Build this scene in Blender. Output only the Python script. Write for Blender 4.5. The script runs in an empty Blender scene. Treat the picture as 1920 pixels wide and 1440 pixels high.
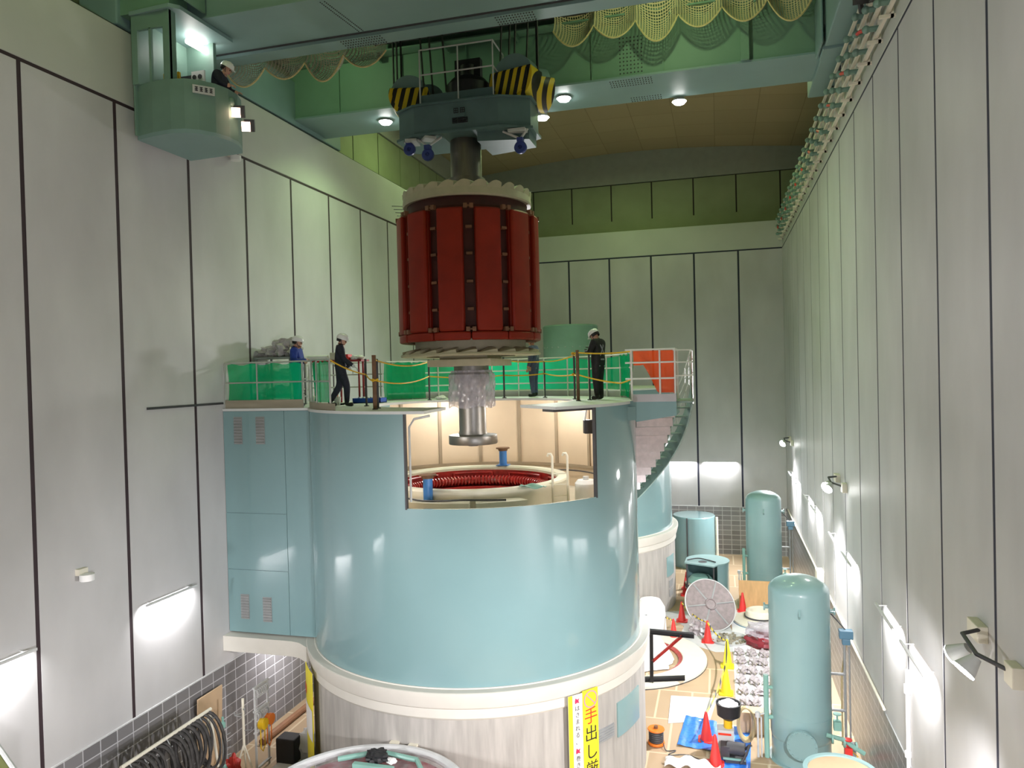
import bpy, bmesh, math, random
from math import sin, cos, pi, radians, hypot, atan2, sqrt
from mathutils import Vector, Matrix
random.seed(7)
SC = bpy.context.scene
COL = SC.collection

# ------------------------------------------------------------------ materials
def nt(name):
    m = bpy.data.materials.new(name); m.use_nodes = True
    n = m.node_tree; n.nodes.clear()
    return m, n
def _node(n, t, **k):
    x = n.nodes.new(t)
    for a, b in k.items(): setattr(x, a, b)
    return x
def pm(name, col, rough=.5, metal=0, var=.08, scale=3.0, bump=0.0, coat=0.0, stretch=None, spec=.5, trans=0.0, alpha=1.0, var2=None):
    """principled paint / metal / concrete with a cloudy wear pattern"""
    m, n = nt(name)
    out = _node(n, 'ShaderNodeOutputMaterial'); p = _node(n, 'ShaderNodeBsdfPrincipled')
    n.links.new(p.outputs[0], out.inputs[0])
    p.inputs['Roughness'].default_value = rough; p.inputs['Metallic'].default_value = metal
    p.inputs['Coat Weight'].default_value = coat; p.inputs['Coat Roughness'].default_value = .07
    p.inputs['Specular IOR Level'].default_value = spec
    p.inputs['Transmission Weight'].default_value = trans; p.inputs['Alpha'].default_value = alpha
    g = _node(n, 'ShaderNodeNewGeometry'); mp = _node(n, 'ShaderNodeMapping')
    if stretch: mp.inputs['Scale'].default_value = stretch
    n.links.new(g.outputs['Position'], mp.inputs[0])
    no = _node(n, 'ShaderNodeTexNoise'); no.inputs['Scale'].default_value = scale; no.inputs['Detail'].default_value = 6
    n.links.new(mp.outputs[0], no.inputs['Vector'])
    mx = _node(n, 'ShaderNodeMix', data_type='RGBA')
    c = Vector(col)
    c2 = Vector(var2) if var2 else c * (1 + var)
    mx.inputs[6].default_value = (*(c * (1 - var)), 1); mx.inputs[7].default_value = (*c2, 1)
    rr = _node(n, 'ShaderNodeMapRange'); rr.inputs[1].default_value = .3; rr.inputs[2].default_value = .7
    n.links.new(no.outputs[0], rr.inputs[0]); n.links.new(rr.outputs[0], mx.inputs[0])
    n.links.new(mx.outputs[2], p.inputs['Base Color'])
    if bump:
        b = _node(n, 'ShaderNodeBump'); b.inputs['Strength'].default_value = bump; b.inputs['Distance'].default_value = .02
        n.links.new(no.outputs[0], b.inputs['Height']); n.links.new(b.outputs[0], p.inputs['Normal'])
    return m
def emis(name, col, s):
    m, n = nt(name); out = _node(n, 'ShaderNodeOutputMaterial'); e = _node(n, 'ShaderNodeEmission')
    e.inputs[0].default_value = (*col, 1); e.inputs[1].default_value = s
    n.links.new(e.outputs[0], out.inputs[0]); return m
def film(name, col, amount, rough=.25):
    """thin clear sheeting or fine mesh: part see-through, part lit surface"""
    m, n = nt(name); out = _node(n, 'ShaderNodeOutputMaterial')
    t = _node(n, 'ShaderNodeBsdfTransparent'); p = _node(n, 'ShaderNodeBsdfPrincipled'); mx = _node(n, 'ShaderNodeMixShader')
    p.inputs['Base Color'].default_value = (*col, 1); p.inputs['Roughness'].default_value = rough
    no = _node(n, 'ShaderNodeTexNoise'); no.inputs['Scale'].default_value = 7
    g = _node(n, 'ShaderNodeNewGeometry'); n.links.new(g.outputs['Position'], no.inputs['Vector'])
    r = _node(n, 'ShaderNodeMapRange'); r.inputs[1].default_value = .25; r.inputs[2].default_value = .75
    r.inputs[3].default_value = max(0, amount - .15); r.inputs[4].default_value = min(1, amount + .15)
    n.links.new(no.outputs[0], r.inputs[0]); n.links.new(r.outputs[0], mx.inputs[0])
    n.links.new(t.outputs[0], mx.inputs[1]); n.links.new(p.outputs[0], mx.inputs[2]); n.links.new(mx.outputs[0], out.inputs[0])
    return m
def meshcloth(name, col, amount):
    """woven safety mesh: translucent cloth with see-through weave"""
    m, n = nt(name); out = _node(n, 'ShaderNodeOutputMaterial')
    t = _node(n, 'ShaderNodeBsdfTransparent'); d = _node(n, 'ShaderNodeBsdfDiffuse'); tl = _node(n, 'ShaderNodeBsdfTranslucent')
    d.inputs[0].default_value = (*col, 1); tl.inputs[0].default_value = (*col, 1)
    a = _node(n, 'ShaderNodeMixShader'); a.inputs[0].default_value = .45
    n.links.new(d.outputs[0], a.inputs[1]); n.links.new(tl.outputs[0], a.inputs[2])
    mx = _node(n, 'ShaderNodeMixShader'); mx.inputs[0].default_value = amount
    n.links.new(t.outputs[0], mx.inputs[1]); n.links.new(a.outputs[0], mx.inputs[2]); n.links.new(mx.outputs[0], out.inputs[0])
    return m
def netmat(name, col, cell, wire):
    """knotted net: holes cut by the mesh's own UV grid"""
    m, n = nt(name); out = _node(n, 'ShaderNodeOutputMaterial')
    uv = _node(n, 'ShaderNodeUVMap'); sp = _node(n, 'ShaderNodeSeparateXYZ'); n.links.new(uv.outputs[0], sp.inputs[0])
    res = []
    for i in (0, 1):
        q = _node(n, 'ShaderNodeMath', operation='DIVIDE'); q.inputs[1].default_value = cell; n.links.new(sp.outputs[i], q.inputs[0])
        f = _node(n, 'ShaderNodeMath', operation='FRACT'); n.links.new(q.outputs[0], f.inputs[0])
        l = _node(n, 'ShaderNodeMath', operation='LESS_THAN'); l.inputs[1].default_value = wire; n.links.new(f.outputs[0], l.inputs[0]); res.append(l)
    mxm = _node(n, 'ShaderNodeMath', operation='MAXIMUM'); n.links.new(res[0].outputs[0], mxm.inputs[0]); n.links.new(res[1].outputs[0], mxm.inputs[1])
    t = _node(n, 'ShaderNodeBsdfTransparent'); d = _node(n, 'ShaderNodeBsdfDiffuse'); d.inputs[0].default_value = (*col, 1)
    mx = _node(n, 'ShaderNodeMixShader'); n.links.new(mxm.outputs[0], mx.inputs[0]); n.links.new(t.outputs[0], mx.inputs[1]); n.links.new(d.outputs[0], mx.inputs[2])
    n.links.new(mx.outputs[0], out.inputs[0]); return m
def grid_mat(name, tile, grout, axes, w, h, mortar, rough=.4, off=0.0, var=.15, z0=0.0):
    """tiles / boards laid out in metres on the plane given by axes"""
    m, n = nt(name); out = _node(n, 'ShaderNodeOutputMaterial'); p = _node(n, 'ShaderNodeBsdfPrincipled'); n.links.new(p.outputs[0], out.inputs[0])
    p.inputs['Roughness'].default_value = rough
    g = _node(n, 'ShaderNodeNewGeometry'); s = _node(n, 'ShaderNodeSeparateXYZ'); n.links.new(g.outputs['Position'], s.inputs[0])
    c = _node(n, 'ShaderNodeCombineXYZ'); n.links.new(s.outputs[axes[0]], c.inputs[0])
    ad = _node(n, 'ShaderNodeMath', operation='ADD'); ad.inputs[1].default_value = z0; n.links.new(s.outputs[axes[1]], ad.inputs[0]); n.links.new(ad.outputs[0], c.inputs[1])
    b = _node(n, 'ShaderNodeTexBrick'); b.offset = off; b.squash = 1
    b.inputs['Scale'].default_value = 1; b.inputs['Mortar Size'].default_value = mortar; b.inputs['Mortar Smooth'].default_value = .1
    b.inputs['Brick Width'].default_value = w; b.inputs['Row Height'].default_value = h; b.inputs['Bias'].default_value = 0
    t = Vector(tile)
    b.inputs['Color1'].default_value = (*(t * (1 - var)), 1); b.inputs['Color2'].default_value = (*(t * (1 + var)), 1); b.inputs['Mortar'].default_value = (*grout, 1)
    n.links.new(c.outputs[0], b.inputs['Vector']); n.links.new(b.outputs[0], p.inputs['Base Color'])
    bp = _node(n, 'ShaderNodeBump'); bp.inputs['Strength'].default_value = .3; bp.inputs['Distance'].default_value = .01; bp.invert = True
    n.links.new(b.outputs[1], bp.inputs['Height']); n.links.new(bp.outputs[0], p.inputs['Normal'])
    return m
def stripes(name, c1, c2, ang, period, duty=.5):
    m, n = nt(name); out = _node(n, 'ShaderNodeOutputMaterial'); p = _node(n, 'ShaderNodeBsdfPrincipled'); n.links.new(p.outputs[0], out.inputs[0])
    p.inputs['Roughness'].default_value = .45
    tc = _node(n, 'ShaderNodeTexCoord'); s = _node(n, 'ShaderNodeSeparateXYZ'); n.links.new(tc.outputs['Object'], s.inputs[0])
    a = _node(n, 'ShaderNodeMath', operation='MULTIPLY'); a.inputs[1].default_value = cos(ang) / period; n.links.new(s.outputs[0], a.inputs[0])
    b = _node(n, 'ShaderNodeMath', operation='MULTIPLY_ADD'); b.inputs[1].default_value = sin(ang) / period; n.links.new(s.outputs[2], b.inputs[0]); n.links.new(a.outputs[0], b.inputs[2])
    f = _node(n, 'ShaderNodeMath', operation='FRACT'); n.links.new(b.outputs[0], f.inputs[0])
    l = _node(n, 'ShaderNodeMath', operation='LESS_THAN'); l.inputs[1].default_value = duty; n.links.new(f.outputs[0], l.inputs[0])
    mx = _node(n, 'ShaderNodeMix', data_type='RGBA'); mx.inputs[6].default_value = (*c1, 1); mx.inputs[7].default_value = (*c2, 1)
    n.links.new(l.outputs[0], mx.inputs[0]); n.links.new(mx.outputs[2], p.inputs['Base Color']); return m

M = {}
M['panel'] = pm('wall_panel', (.50, .495, .495), .5, var=.10, scale=.7, bump=.03, spec=.3, stretch=(1, 1, .5))
M['seam'] = pm('seam_dark', (.035, .02, .025), .7, var=.1)
M['seamblue'] = pm('seam_navy', (.02, .022, .045), .7, var=.1)
M['beam'] = pm('runway_beam_paint', (.50, .52, .47), .6, var=.05, scale=.6, spec=.25)
M['upper'] = pm('upper_panel', (.31, .35, .22), .7, var=.08, scale=.8, spec=.2)
M['frieze'] = pm('frieze_grey', (.36, .37, .33), .7, var=.05, spec=.2)
M['ceil'] = grid_mat('ceiling_boards', (.42, .33, .19), (.27, .20, .11), (0, 1), 1.8, 1.8, .012, .75, 0, .05)
M['tileL'] = grid_mat('dado_tiles_side', (.20, .195, .20), (.52, .52, .54), (1, 2), .42, .26, .012, .3, 0, .12)
M['tileB'] = grid_mat('dado_tiles_end', (.30, .29, .30), (.62, .62, .63), (0, 2), .42, .24, .016, .3, 0, .2)
M['floor'] = grid_mat('floor_protection_boards', (.44, .32, .20), (.60, .49, .33), (0, 1), .92, 1.82, .03, .6, .5, .06)
M['teal'] = pm('teal_paint', (.20, .335, .35), .35, var=.025, scale=.8, coat=1.0, spec=.4)
M['tealtank'] = pm('tank_teal_paint', (.245, .39, .395), .38, var=.03, scale=1.2, coat=.4)
M['tealcrane'] = pm('crane_teal_paint', (.21, .33, .32), .5, var=.06, scale=1.0)
M['tealweb'] = pm('crane_green_web', (.17, .31, .22), .55, var=.08, scale=.8)
M['tealcab'] = pm('cab_green_paint', (.16, .27, .22), .5, var=.07, scale=2)
M['tealblock'] = pm('hook_block_paint', (.10, .17, .175), .5, var=.1, scale=2)
M['cream'] = pm('cream_paint', (.74, .70, .58), .5, var=.04)
M['lining'] = pm('beige_lining', (.62, .49, .34), .5, var=.05, scale=1.2)
M['liningseam'] = pm('lining_seam', (.30, .23, .15), .6)
M['beige'] = pm('fan_ring_beige', (.46, .42, .30), .55, var=.08, scale=4)
M['red'] = pm('insulation_red', (.26, .017, .006), .5, var=.12, scale=2.5, spec=.3)
M['redd'] = pm('rim_dark_red', (.06, .007, .005), .6, var=.15, scale=3)
M['redc'] = pm('winding_red_varnish', (.36, .018, .016), .28, var=.3, scale=9, coat=.3)
M['steel'] = pm('machined_steel', (.26, .25, .24), .42, metal=.9, var=.12, scale=1.2, stretch=(3, 3, .4))
M['steeld'] = pm('dark_steel', (.20, .18, .16), .38, metal=.9, var=.2, scale=2, stretch=(3, 3, .5))
M['stain'] = pm('stainless_rail', (.62, .62, .60), .28, metal=.85, var=.05)
M['railwhite'] = pm('pale_rail', (.72, .72, .70), .4, var=.05)
M['black'] = pm('black_paint', (.012, .012, .014), .5, var=.2)
M['dark'] = pm('dark_grey', (.05, .05, .055), .55, var=.2)
M['grey'] = pm('mid_grey', (.30, .31, .31), .55, var=.1)
M['lgrey'] = pm('light_grey', (.55, .56, .56), .55, var=.08)
M['white'] = pm('white_sheet', (.80, .80, .79), .6, var=.03, scale=5, bump=.1)
M['deck'] = pm('deck_sheet', (.66, .68, .68), .55, var=.05, scale=2)
M['toe'] = pm('toe_board', (.30, .27, .20), .6, var=.15, scale=3, stretch=(.3, .3, 3))
M['toegrey'] = pm('toe_plate_grey', (.45, .44, .47), .6, var=.05)
M['conc'] = pm('board_marked_concrete', (.42, .40, .37), .8, var=.17, scale=3, bump=.25, stretch=(2.2, 2.2, .25), spec=.2)
M['flange'] = pm('flange_cream', (.66, .635, .57), .55, var=.03, scale=2)
M['rust'] = pm('rusty_post', (.16, .08, .04), .7, var=.3, scale=6)
M['yellow'] = pm('yellow_paint', (.72, .45, .01), .5, var=.08)
M['rope'] = pm('yellow_rope', (.75, .45, .02), .7, var=.3, scale=60)
M['orange'] = pm('orange_plastic', (.80, .20, .02), .45, var=.08)
M['conered'] = pm('cone_red', (.68, .035, .03), .45, var=.05)
M['conegold'] = pm('cone_yellow', (.78, .62, .02), .45, var=.05)
M['tarp'] = pm('blue_tarp', (.03, .19, .72), .4, var=.2, scale=9, bump=.6)
M['bluepost'] = pm('jack_blue', (.05, .20, .52), .4, var=.1)
M['bluebox'] = pm('blue_crate', (.02, .09, .55), .4, var=.1)
M['ply'] = pm('plywood', (.66, .41, .19), .6, var=.1, scale=2, stretch=(4, .5, 1))
M['card'] = pm('cardboard', (.56, .40, .25), .75, var=.05)
M['hose'] = pm('hose_tan', (.50, .40, .22), .5, var=.1)
M['navy'] = pm('navy_workwear', (.012, .014, .028), .8, var=.25, scale=20)
M['blackwear'] = pm('black_workwear', (.014, .014, .016), .8, var=.3, scale=20)
M['blueshirt'] = pm('blue_work_jacket', (.02, .05, .30), .8, var=.15, scale=20)
M['greyblue'] = pm('slate_workwear', (.06, .075, .14), .8, var=.2, scale=20)
M['skin'] = pm('skin', (.50, .28, .19), .5, var=.06, scale=15)
M['hair'] = pm('hair_black', (.012, .01, .01), .6)
M['helmet'] = pm('helmet_white', (.78, .79, .80), .3, var=.02, coat=.3)
M['strap'] = pm('harness_grey', (.25, .26, .30), .7, var=.1)
M['boot'] = pm('boot_black', (.015, .015, .016), .5)
M['plastic'] = film('clear_plastic_wrap', (.50, .47, .53), .55, .18)
M['plasticthin'] = film('thin_plastic_film', (.7, .68, .7), .22, .15)
M['wrapred'] = pm('wrapped_red_paint', (.22, .018, .028), .4, var=.2)
M['redframe'] = pm('red_frame_paint', (.32, .02, .025), .5)
M['netrope'] = pm('net_border_rope', (.60, .50, .24), .8, var=.2, scale=40)
M['plasticd'] = film('cloudy_plastic_wrap', (.50, .45, .47), .72, .25)
M['plasticm'] = film('wrapped_runner_film', (.30, .25, .25), .85, .2)
M['gmesh'] = meshcloth('green_safety_mesh', (.004, .46, .20), .80)
M['omesh'] = meshcloth('orange_safety_mesh', (.80, .09, .02), .88)
M['net'] = netmat('rope_net', (.62, .57, .44), .07, .36)
M['netyel'] = netmat('yellow_rope_net', (.64, .56, .33), .08, .36)
M['hazard'] = stripes('hazard_stripes', (.012, .011, .01), (.72, .52, .015), radians(-14), .2, .5)
M['chainyb'] = stripes('yellow_black_bar', (.02, .02, .02), (.80, .62, .03), 0, .12, .6)
M['lampon'] = emis('lamp_glow', (1, .99, .96), 45)
M['lampwarm'] = emis('floodlight_warm', (1, .62, .45), 14)
M['tubeglow'] = emis('tube_glow', (1, .93, .88), 16)
M['wood'] = pm('wood_brown', (.30, .15, .08), .6, var=.15, scale=4)
M['sling'] = pm('sling_grey', (.045, .042, .04), .7, var=.5, scale=9)
M['bagred'] = pm('red_chain', (.45, .03, .02), .5)
M['bannery'] = pm('banner_yellow', (.86, .74, .03), .55, var=.02)
M['bannerw'] = pm('banner_white', (.84, .83, .80), .55, var=.02)
M['ink'] = pm('banner_ink', (.02, .02, .025), .6)
M['inkred'] = pm('banner_red', (.75, .05, .02), .6)
M['inkpink'] = pm('banner_crimson', (.70, .03, .10), .6)
M['inkviolet'] = pm('banner_ring_violet', (.60, .25, .42), .6)
M['pinkwhite'] = pm('stair_cover_sheet', (.76, .66, .67), .7, var=.08, scale=8, bump=.3)
M['stairgreen'] = pm('stair_green_grey', (.20, .28, .25), .55, var=.1)
M['olive'] = pm('olive_cover', (.13, .15, .02), .6, var=.1)
M['glassd'] = pm('cab_window_glass', (.10, .13, .12), .08, var=.02, trans=.6)
M['blue'] = pm('caster_blue', (.03, .05, .25), .4)
M['copper'] = pm('bracket_copper', (.20, .085, .045), .5, var=.2)
M['greenp'] = pm('pipe_green', (.22, .42, .36), .4)
M['conduit'] = pm('conduit_cream', (.70, .66, .55), .5)
M['bluegrey'] = pm('transmitter_blue', (.10, .22, .32), .4)

# ------------------------------------------------------------------ mesh builder
class MB:
    def __init__(s): s.v = []; s.f = []; s.m = []; s.uv = None
    def add(s, vs, fs, mi=0):
        o = len(s.v); s.v += [tuple(v) for v in vs]; s.f += [tuple(i + o for i in f) for f in fs]; s.m += [mi] * len(fs); return s
    def box(s, a, b, mi=0, mat=None):
        x0, y0, z0 = a; x1, y1, z1 = b
        vs = [(x0, y0, z0), (x1, y0, z0), (x1, y1, z0), (x0, y1, z0), (x0, y0, z1), (x1, y0, z1), (x1, y1, z1), (x0, y1, z1)]
        if mat is not None: vs = [mat @ Vector(v) for v in vs]
        return s.add(vs, [(0, 3, 2, 1), (4, 5, 6, 7), (0, 1, 5, 4), (1, 2, 6, 5), (2, 3, 7, 6), (3, 0, 4, 7)], mi)
    def cbox(s, c, size, rz=0, rx=0, ry=0, mi=0):
        mt = Matrix.Translation(c) @ Matrix.Rotation(rz, 4, 'Z') @ Matrix.Rotation(ry, 4, 'Y') @ Matrix.Rotation(rx, 4, 'X')
        h = [q / 2 for q in size]
        return s.box((-h[0], -h[1], -h[2]), h, mi, mt)
    def cyl(s, p0, p1, r0, r1=None, n=16, caps=True, mi=0):
        p0 = Vector(p0); p1 = Vector(p1); r1 = r0 if r1 is None else r1
        d = (p1 - p0).normalized(); u = d.orthogonal().normalized(); w = d.cross(u)
        vs = []
        for p, r in ((p0, r0), (p1, r1)):
            for i in range(n):
                a = 2 * pi * i / n; vs.append(p + u * (r * cos(a)) + w * (r * sin(a)))
        fs = [(i, (i + 1) % n, n + (i + 1) % n, n + i) for i in range(n)]
        if caps: fs += [tuple(range(n))[::-1], tuple(range(n, 2 * n))]
        return s.add(vs, fs, mi)
    def tube(s, path, r, n=8, mi=0, closed=False, rs=None):
        P = [Vector(p) for p in path]; k = len(P); vs = []
        prev = None
        for i, p in enumerate(P):
            a = P[(i - 1) % k] if (closed or i > 0) else p; b = P[(i + 1) % k] if (closed or i < k - 1) else p
            d = (b - a)
            d = d.normalized() if d.length > 1e-9 else Vector((0, 0, 1))
            if prev is None: u = d.orthogonal().normalized()
            else:
                u = prev - d * prev.dot(d); u = u.normalized() if u.length > 1e-6 else d.orthogonal().normalized()
            prev = u; w = d.cross(u); q = rs[i] if rs else r
            for j in range(n):
                t = 2 * pi * j / n; vs.append(p + u * (q * cos(t)) + w * (q * sin(t)))
        fs = []
        for i in range(k if closed else k - 1):
            i2 = (i + 1) % k
            for j in range(n): fs.append((i * n + j, i * n + (j + 1) % n, i2 * n + (j + 1) % n, i2 * n + j))
        if not closed: fs += [tuple(range(n))[::-1], tuple(range((k - 1) * n, k * n))]
        return s.add(vs, fs, mi)
    def lathe(s, prof, c=(0, 0), n=48, a0=0, a1=2 * pi, mi=0, closedprof=False, capends=False):
        full = abs(a1 - a0 - 2 * pi) < 1e-6; cols = n if full else n + 1; k = len(prof); vs = []
        for i in range(cols):
            a = a0 + (a1 - a0) * i / n
            for r, z in prof: vs.append((c[0] + r * cos(a), c[1] + r * sin(a), z))
        fs = []
        for i in range(n):
            i2 = (i + 1) % cols
            for j in range(k if closedprof else k - 1):
                j2 = (j + 1) % k; fs.append((i * k + j, i2 * k + j, i2 * k + j2, i * k + j2))
        if capends and not full and closedprof: fs += [tuple(range(k)), tuple(range(n * k, n * k + k))[::-1]]
        return s.add(vs, fs, mi)
    def ring(s, r0, r1, z0, z1, c=(0, 0), n=64, a0=0, a1=2 * pi, mi=0):
        return s.lathe([(r0, z0), (r1, z0), (r1, z1), (r0, z1)], c, n, a0, a1, mi, True, True)
    def disc(s, r, z0, z1, c=(0, 0), n=48, mi=0):
        return s.cyl((c[0], c[1], z0), (c[0], c[1], z1), r, r, n, True, mi)
    def prism(s, pts, z0, z1, mi=0, plane='xy', off=0):
        k = len(pts)
        def p3(p, z):
            if plane == 'xy': return (p[0], p[1], z)
            if plane == 'xz': return (p[0], z, p[1])
            return (z, p[0], p[1])
        vs = [p3(p, z0) for p in pts] + [p3(p, z1) for p in pts]
        fs = [tuple(range(k))[::-1], tuple(range(k, 2 * k))] + [(i, (i + 1) % k, k + (i + 1) % k, k + i) for i in range(k)]
        return s.add(vs, fs, mi)
    def ball(s, c, r, n=12, m=8, sc=(1, 1, 1), mi=0):
        vs = []; fs = []
        for i in range(m + 1):
            t = pi * i / m
            for j in range(n):
                a = 2 * pi * j / n; vs.append((c[0] + r * sc[0] * sin(t) * cos(a), c[1] + r * sc[1] * sin(t) * sin(a), c[2] + r * sc[2] * cos(t)))
        for i in range(m):
            for j in range(n): fs.append((i * n + j, (i + 1) * n + j, (i + 1) * n + (j + 1) % n, i * n + (j + 1) % n))
        return s.add(vs, fs, mi)
    def grid(s, fn, nu, nv, mi=0, uvs=None):
        vs = [fn(i / nu, j / nv) for i in range(nu + 1) for j in range(nv + 1)]
        fs = [(i * (nv + 1) + j, (i + 1) * (nv + 1) + j, (i + 1) * (nv + 1) + j + 1, i * (nv + 1) + j + 1) for i in range(nu) for j in range(nv)]
        if uvs: s.uv = (s.uv or []) + [uvs(i / nu, j / nv) for i in range(nu + 1) for j in range(nv + 1)]
        return s.add(vs, fs, mi)
    def xf(s, mt):
        s.v = [tuple(mt @ Vector(v)) for v in s.v]; return s
    def build(s, name, mats, parent=None, smooth=32, bevel=0, solid=0, at=None, kind=None, label=None):
        if not isinstance(mats, (list, tuple)): mats = [mats]
        o3 = Vector((0, 0, 0))
        if parent is not None: o3 = worg(parent)
        if at is not None: o3 = Vector(at)
        me = bpy.data.meshes.new(name)
        me.from_pydata([tuple(Vector(v) - o3) for v in s.v], [], s.f)
        for m in mats: me.materials.append(M[m] if isinstance(m, str) else m)
        if len(mats) > 1: me.polygons.foreach_set('material_index', s.m)
        if s.uv and len(s.uv) == len(s.v):
            l = me.uv_layers.new(name='UVMap')
            for lp in me.loops: l.data[lp.index].uv = s.uv[lp.vertex_index]
        bm = bmesh.new(); bm.from_mesh(me); bmesh.ops.recalc_face_normals(bm, faces=bm.faces); bm.to_mesh(me); bm.free()
        if smooth: me.shade_smooth(); me.set_sharp_from_angle(angle=radians(smooth))
        o = bpy.data.objects.new(name, me); COL.objects.link(o)
        if parent is not None:
            o.parent = parent
            if at is not None: o.location = Vector(at) - worg(parent)
        elif at is not None: o.location = at
        if solid:
            md = o.modifiers.new('thickness', 'SOLIDIFY'); md.thickness = solid
        if bevel:
            md = o.modifiers.new('bevel', 'BEVEL'); md.width = bevel; md.segments = 2; md.limit_method = 'ANGLE'
        if kind: o['kind'] = kind
        if label: o['label'] = label
        return o
def worg(o):
    p = Vector(o.location)
    while o.parent is not None:
        o = o.parent; p += Vector(o.location)
    return p
def tag(o, label, cat, group=None, kind=None):
    o['label'] = label; o['category'] = cat
    if group: o['group'] = group
    if kind: o['kind'] = kind
    return o
def thing(name, label, cat, loc=(0, 0, 0), group=None, rz=0):
    o = bpy.data.objects.new(name, None); COL.objects.link(o); o.location = loc; o.rotation_euler = (0, 0, rz)
    o.empty_display_size = .2
    return tag(o, label, cat, group)
def dup(root, loc, label, rz=0, group=None):
    r = root.copy(); COL.objects.link(r); r.location = loc; r.rotation_euler = (0, 0, rz); r['label'] = label
    if group: r['group'] = group
    for ch in list(root.children):
        c = ch.copy(); COL.objects.link(c); c.parent = r
        for g in ch.children:
            d = g.copy(); COL.objects.link(d); d.parent = c
    return r
def arc(c, r, z, a0, a1, n):
    return [(c[0] + r * cos(a0 + (a1 - a0) * i / n), c[1] + r * sin(a0 + (a1 - a0) * i / n), z) for i in range(n + 1)]
def light(name, kind, loc, energy, color=(1, 1, 1), size=.3, target=None, spot=None, blend=.3, sizey=None):
    l = bpy.data.lights.new(name, kind); l.energy = energy; l.color = color
    if kind == 'AREA':
        l.size = size
        if sizey: l.shape = 'RECTANGLE'; l.size_y = sizey
        else: l.shape = 'DISK'
    else: l.shadow_soft_size = size
    if kind == 'SPOT': l.spot_size = spot; l.spot_blend = blend
    o = bpy.data.objects.new(name, l); COL.objects.link(o); o.location = loc
    if target is not None: o.rotation_euler = (Vector(target) - Vector(loc)).to_track_quat('-Z', 'Y').to_euler()
    return o

# ------------------------------------------------------------------ camera
XL, XR, YB, ZT, ZD = -11.683, 3.021, 38.457, 14.964, 2.366
YF = -6.0
cam = bpy.data.cameras.new('camera'); cam.sensor_width = 36; cam.lens = 1409.67 / 1920 * 36; cam.clip_end = 200; cam.clip_start = .05
co = bpy.data.objects.new('camera', cam); COL.objects.link(co); SC.camera = co
yaw, pit, rol = -.2695, -.0153, -.0249
fw = Vector((sin(yaw) * cos(pit), cos(yaw) * cos(pit), sin(pit))); r_ = Vector((cos(yaw), -sin(yaw), 0)); u_ = r_.cross(fw)
R_ = r_ * cos(rol) + u_ * sin(rol); U_ = -r_ * sin(rol) + u_ * cos(rol)
mc = Matrix((R_, U_, -fw)).transposed().to_4x4(); mc.translation = (0, 0, 9.24); co.matrix_world = mc

# ------------------------------------------------------------------ hall shell
def struct(o): o['kind'] = 'structure'; return o
SET = 1.3; XLU, XRU, YBU = XL - SET, XR + SET, YB + SET
b = MB(); b.box((XLU - .4, YF, -.3), (XRU + .4, YBU + .4, 0)); struct(b.build('floor', 'floor', smooth=0))
seamsL = [10.473 + 2.16 * i for i in range(-7, 13)]; seamsR = [9.81 + 2.16 * i for i in range(-7, 14)]; seamsB = [.991 - 2.1017 * i for i in range(0, 6)]
def wall_panels(name, seams, lo, hi, at, side, seammat, zt=ZT, g=.045):
    """vertical precast panels standing in front of a dark backing, open joints between them"""
    b = MB(); e = sorted([s for s in seams if lo + .1 < s < hi - .1]); ed = [lo] + e + [hi]
    for i in range(len(ed) - 1):
        a0 = ed[i] + (g if i > 0 else 0); a1 = ed[i + 1] - (g if i < len(ed) - 2 else 0)
        if side == 'L': b.box((at - .006, a0, ZD), (at, a1, zt - .07), 0)
        elif side == 'R': b.box((at, a0, ZD), (at + .006, a1, zt - .07), 0)
        else: b.box((a0, at, ZD), (a1, at + .006, zt - .07), 0)
    if side == 'L': b.box((at - .3, lo, 0), (at - .007, hi, zt), 1)
    elif side == 'R': b.box((at + .007, lo, 0), (at + .3, hi, zt), 1)
    else: b.box((lo, at + .007, 0), (hi, at + .3, zt), 1)
    return struct(b.build(name, ['panel', seammat], smooth=0))
wl = wall_panels('wall_left', seamsL, YF, YB, XL, 'L', 'seam')
wr = wall_panels('wall_right', seamsR, YF, YB, XR, 'R', 'seamblue')
wb = wall_panels('wall_back', seamsB, XL, XR, YB, 'B', 'seamblue')
b = MB(); b.box((XLU, YF - .3, 0), (XRU, YF, 20.3)); struct(b.build('wall_front', 'panel', smooth=0))
# tiled dado with a thin ledge on top
b = MB(); b.box((XL - .0065, YF, 0), (XL - .004, YB, ZD - .03), 0).box((XL - .0065, YF, ZD - .03), (XL + .02, YB, ZD), 1); struct(b.build('trim_1', ['tileL', 'lgrey'], smooth=0))
b = MB(); b.box((XR + .004, YF, 0), (XR + .0065, YB, ZD - .03), 0).box((XR - .02, YF, ZD - .03), (XR + .0065, YB, ZD), 1); struct(b.build('trim_2', ['tileL', 'grey'], smooth=0))
b = MB(); b.box((XL, YB + .004, 0), (XR, YB + .0065, ZD - .03), 0).box((XL, YB - .02, ZD - .03), (XR, YB + .0065, ZD), 1); struct(b.build('trim_3', ['tileB', 'lgrey'], smooth=0))
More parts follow.
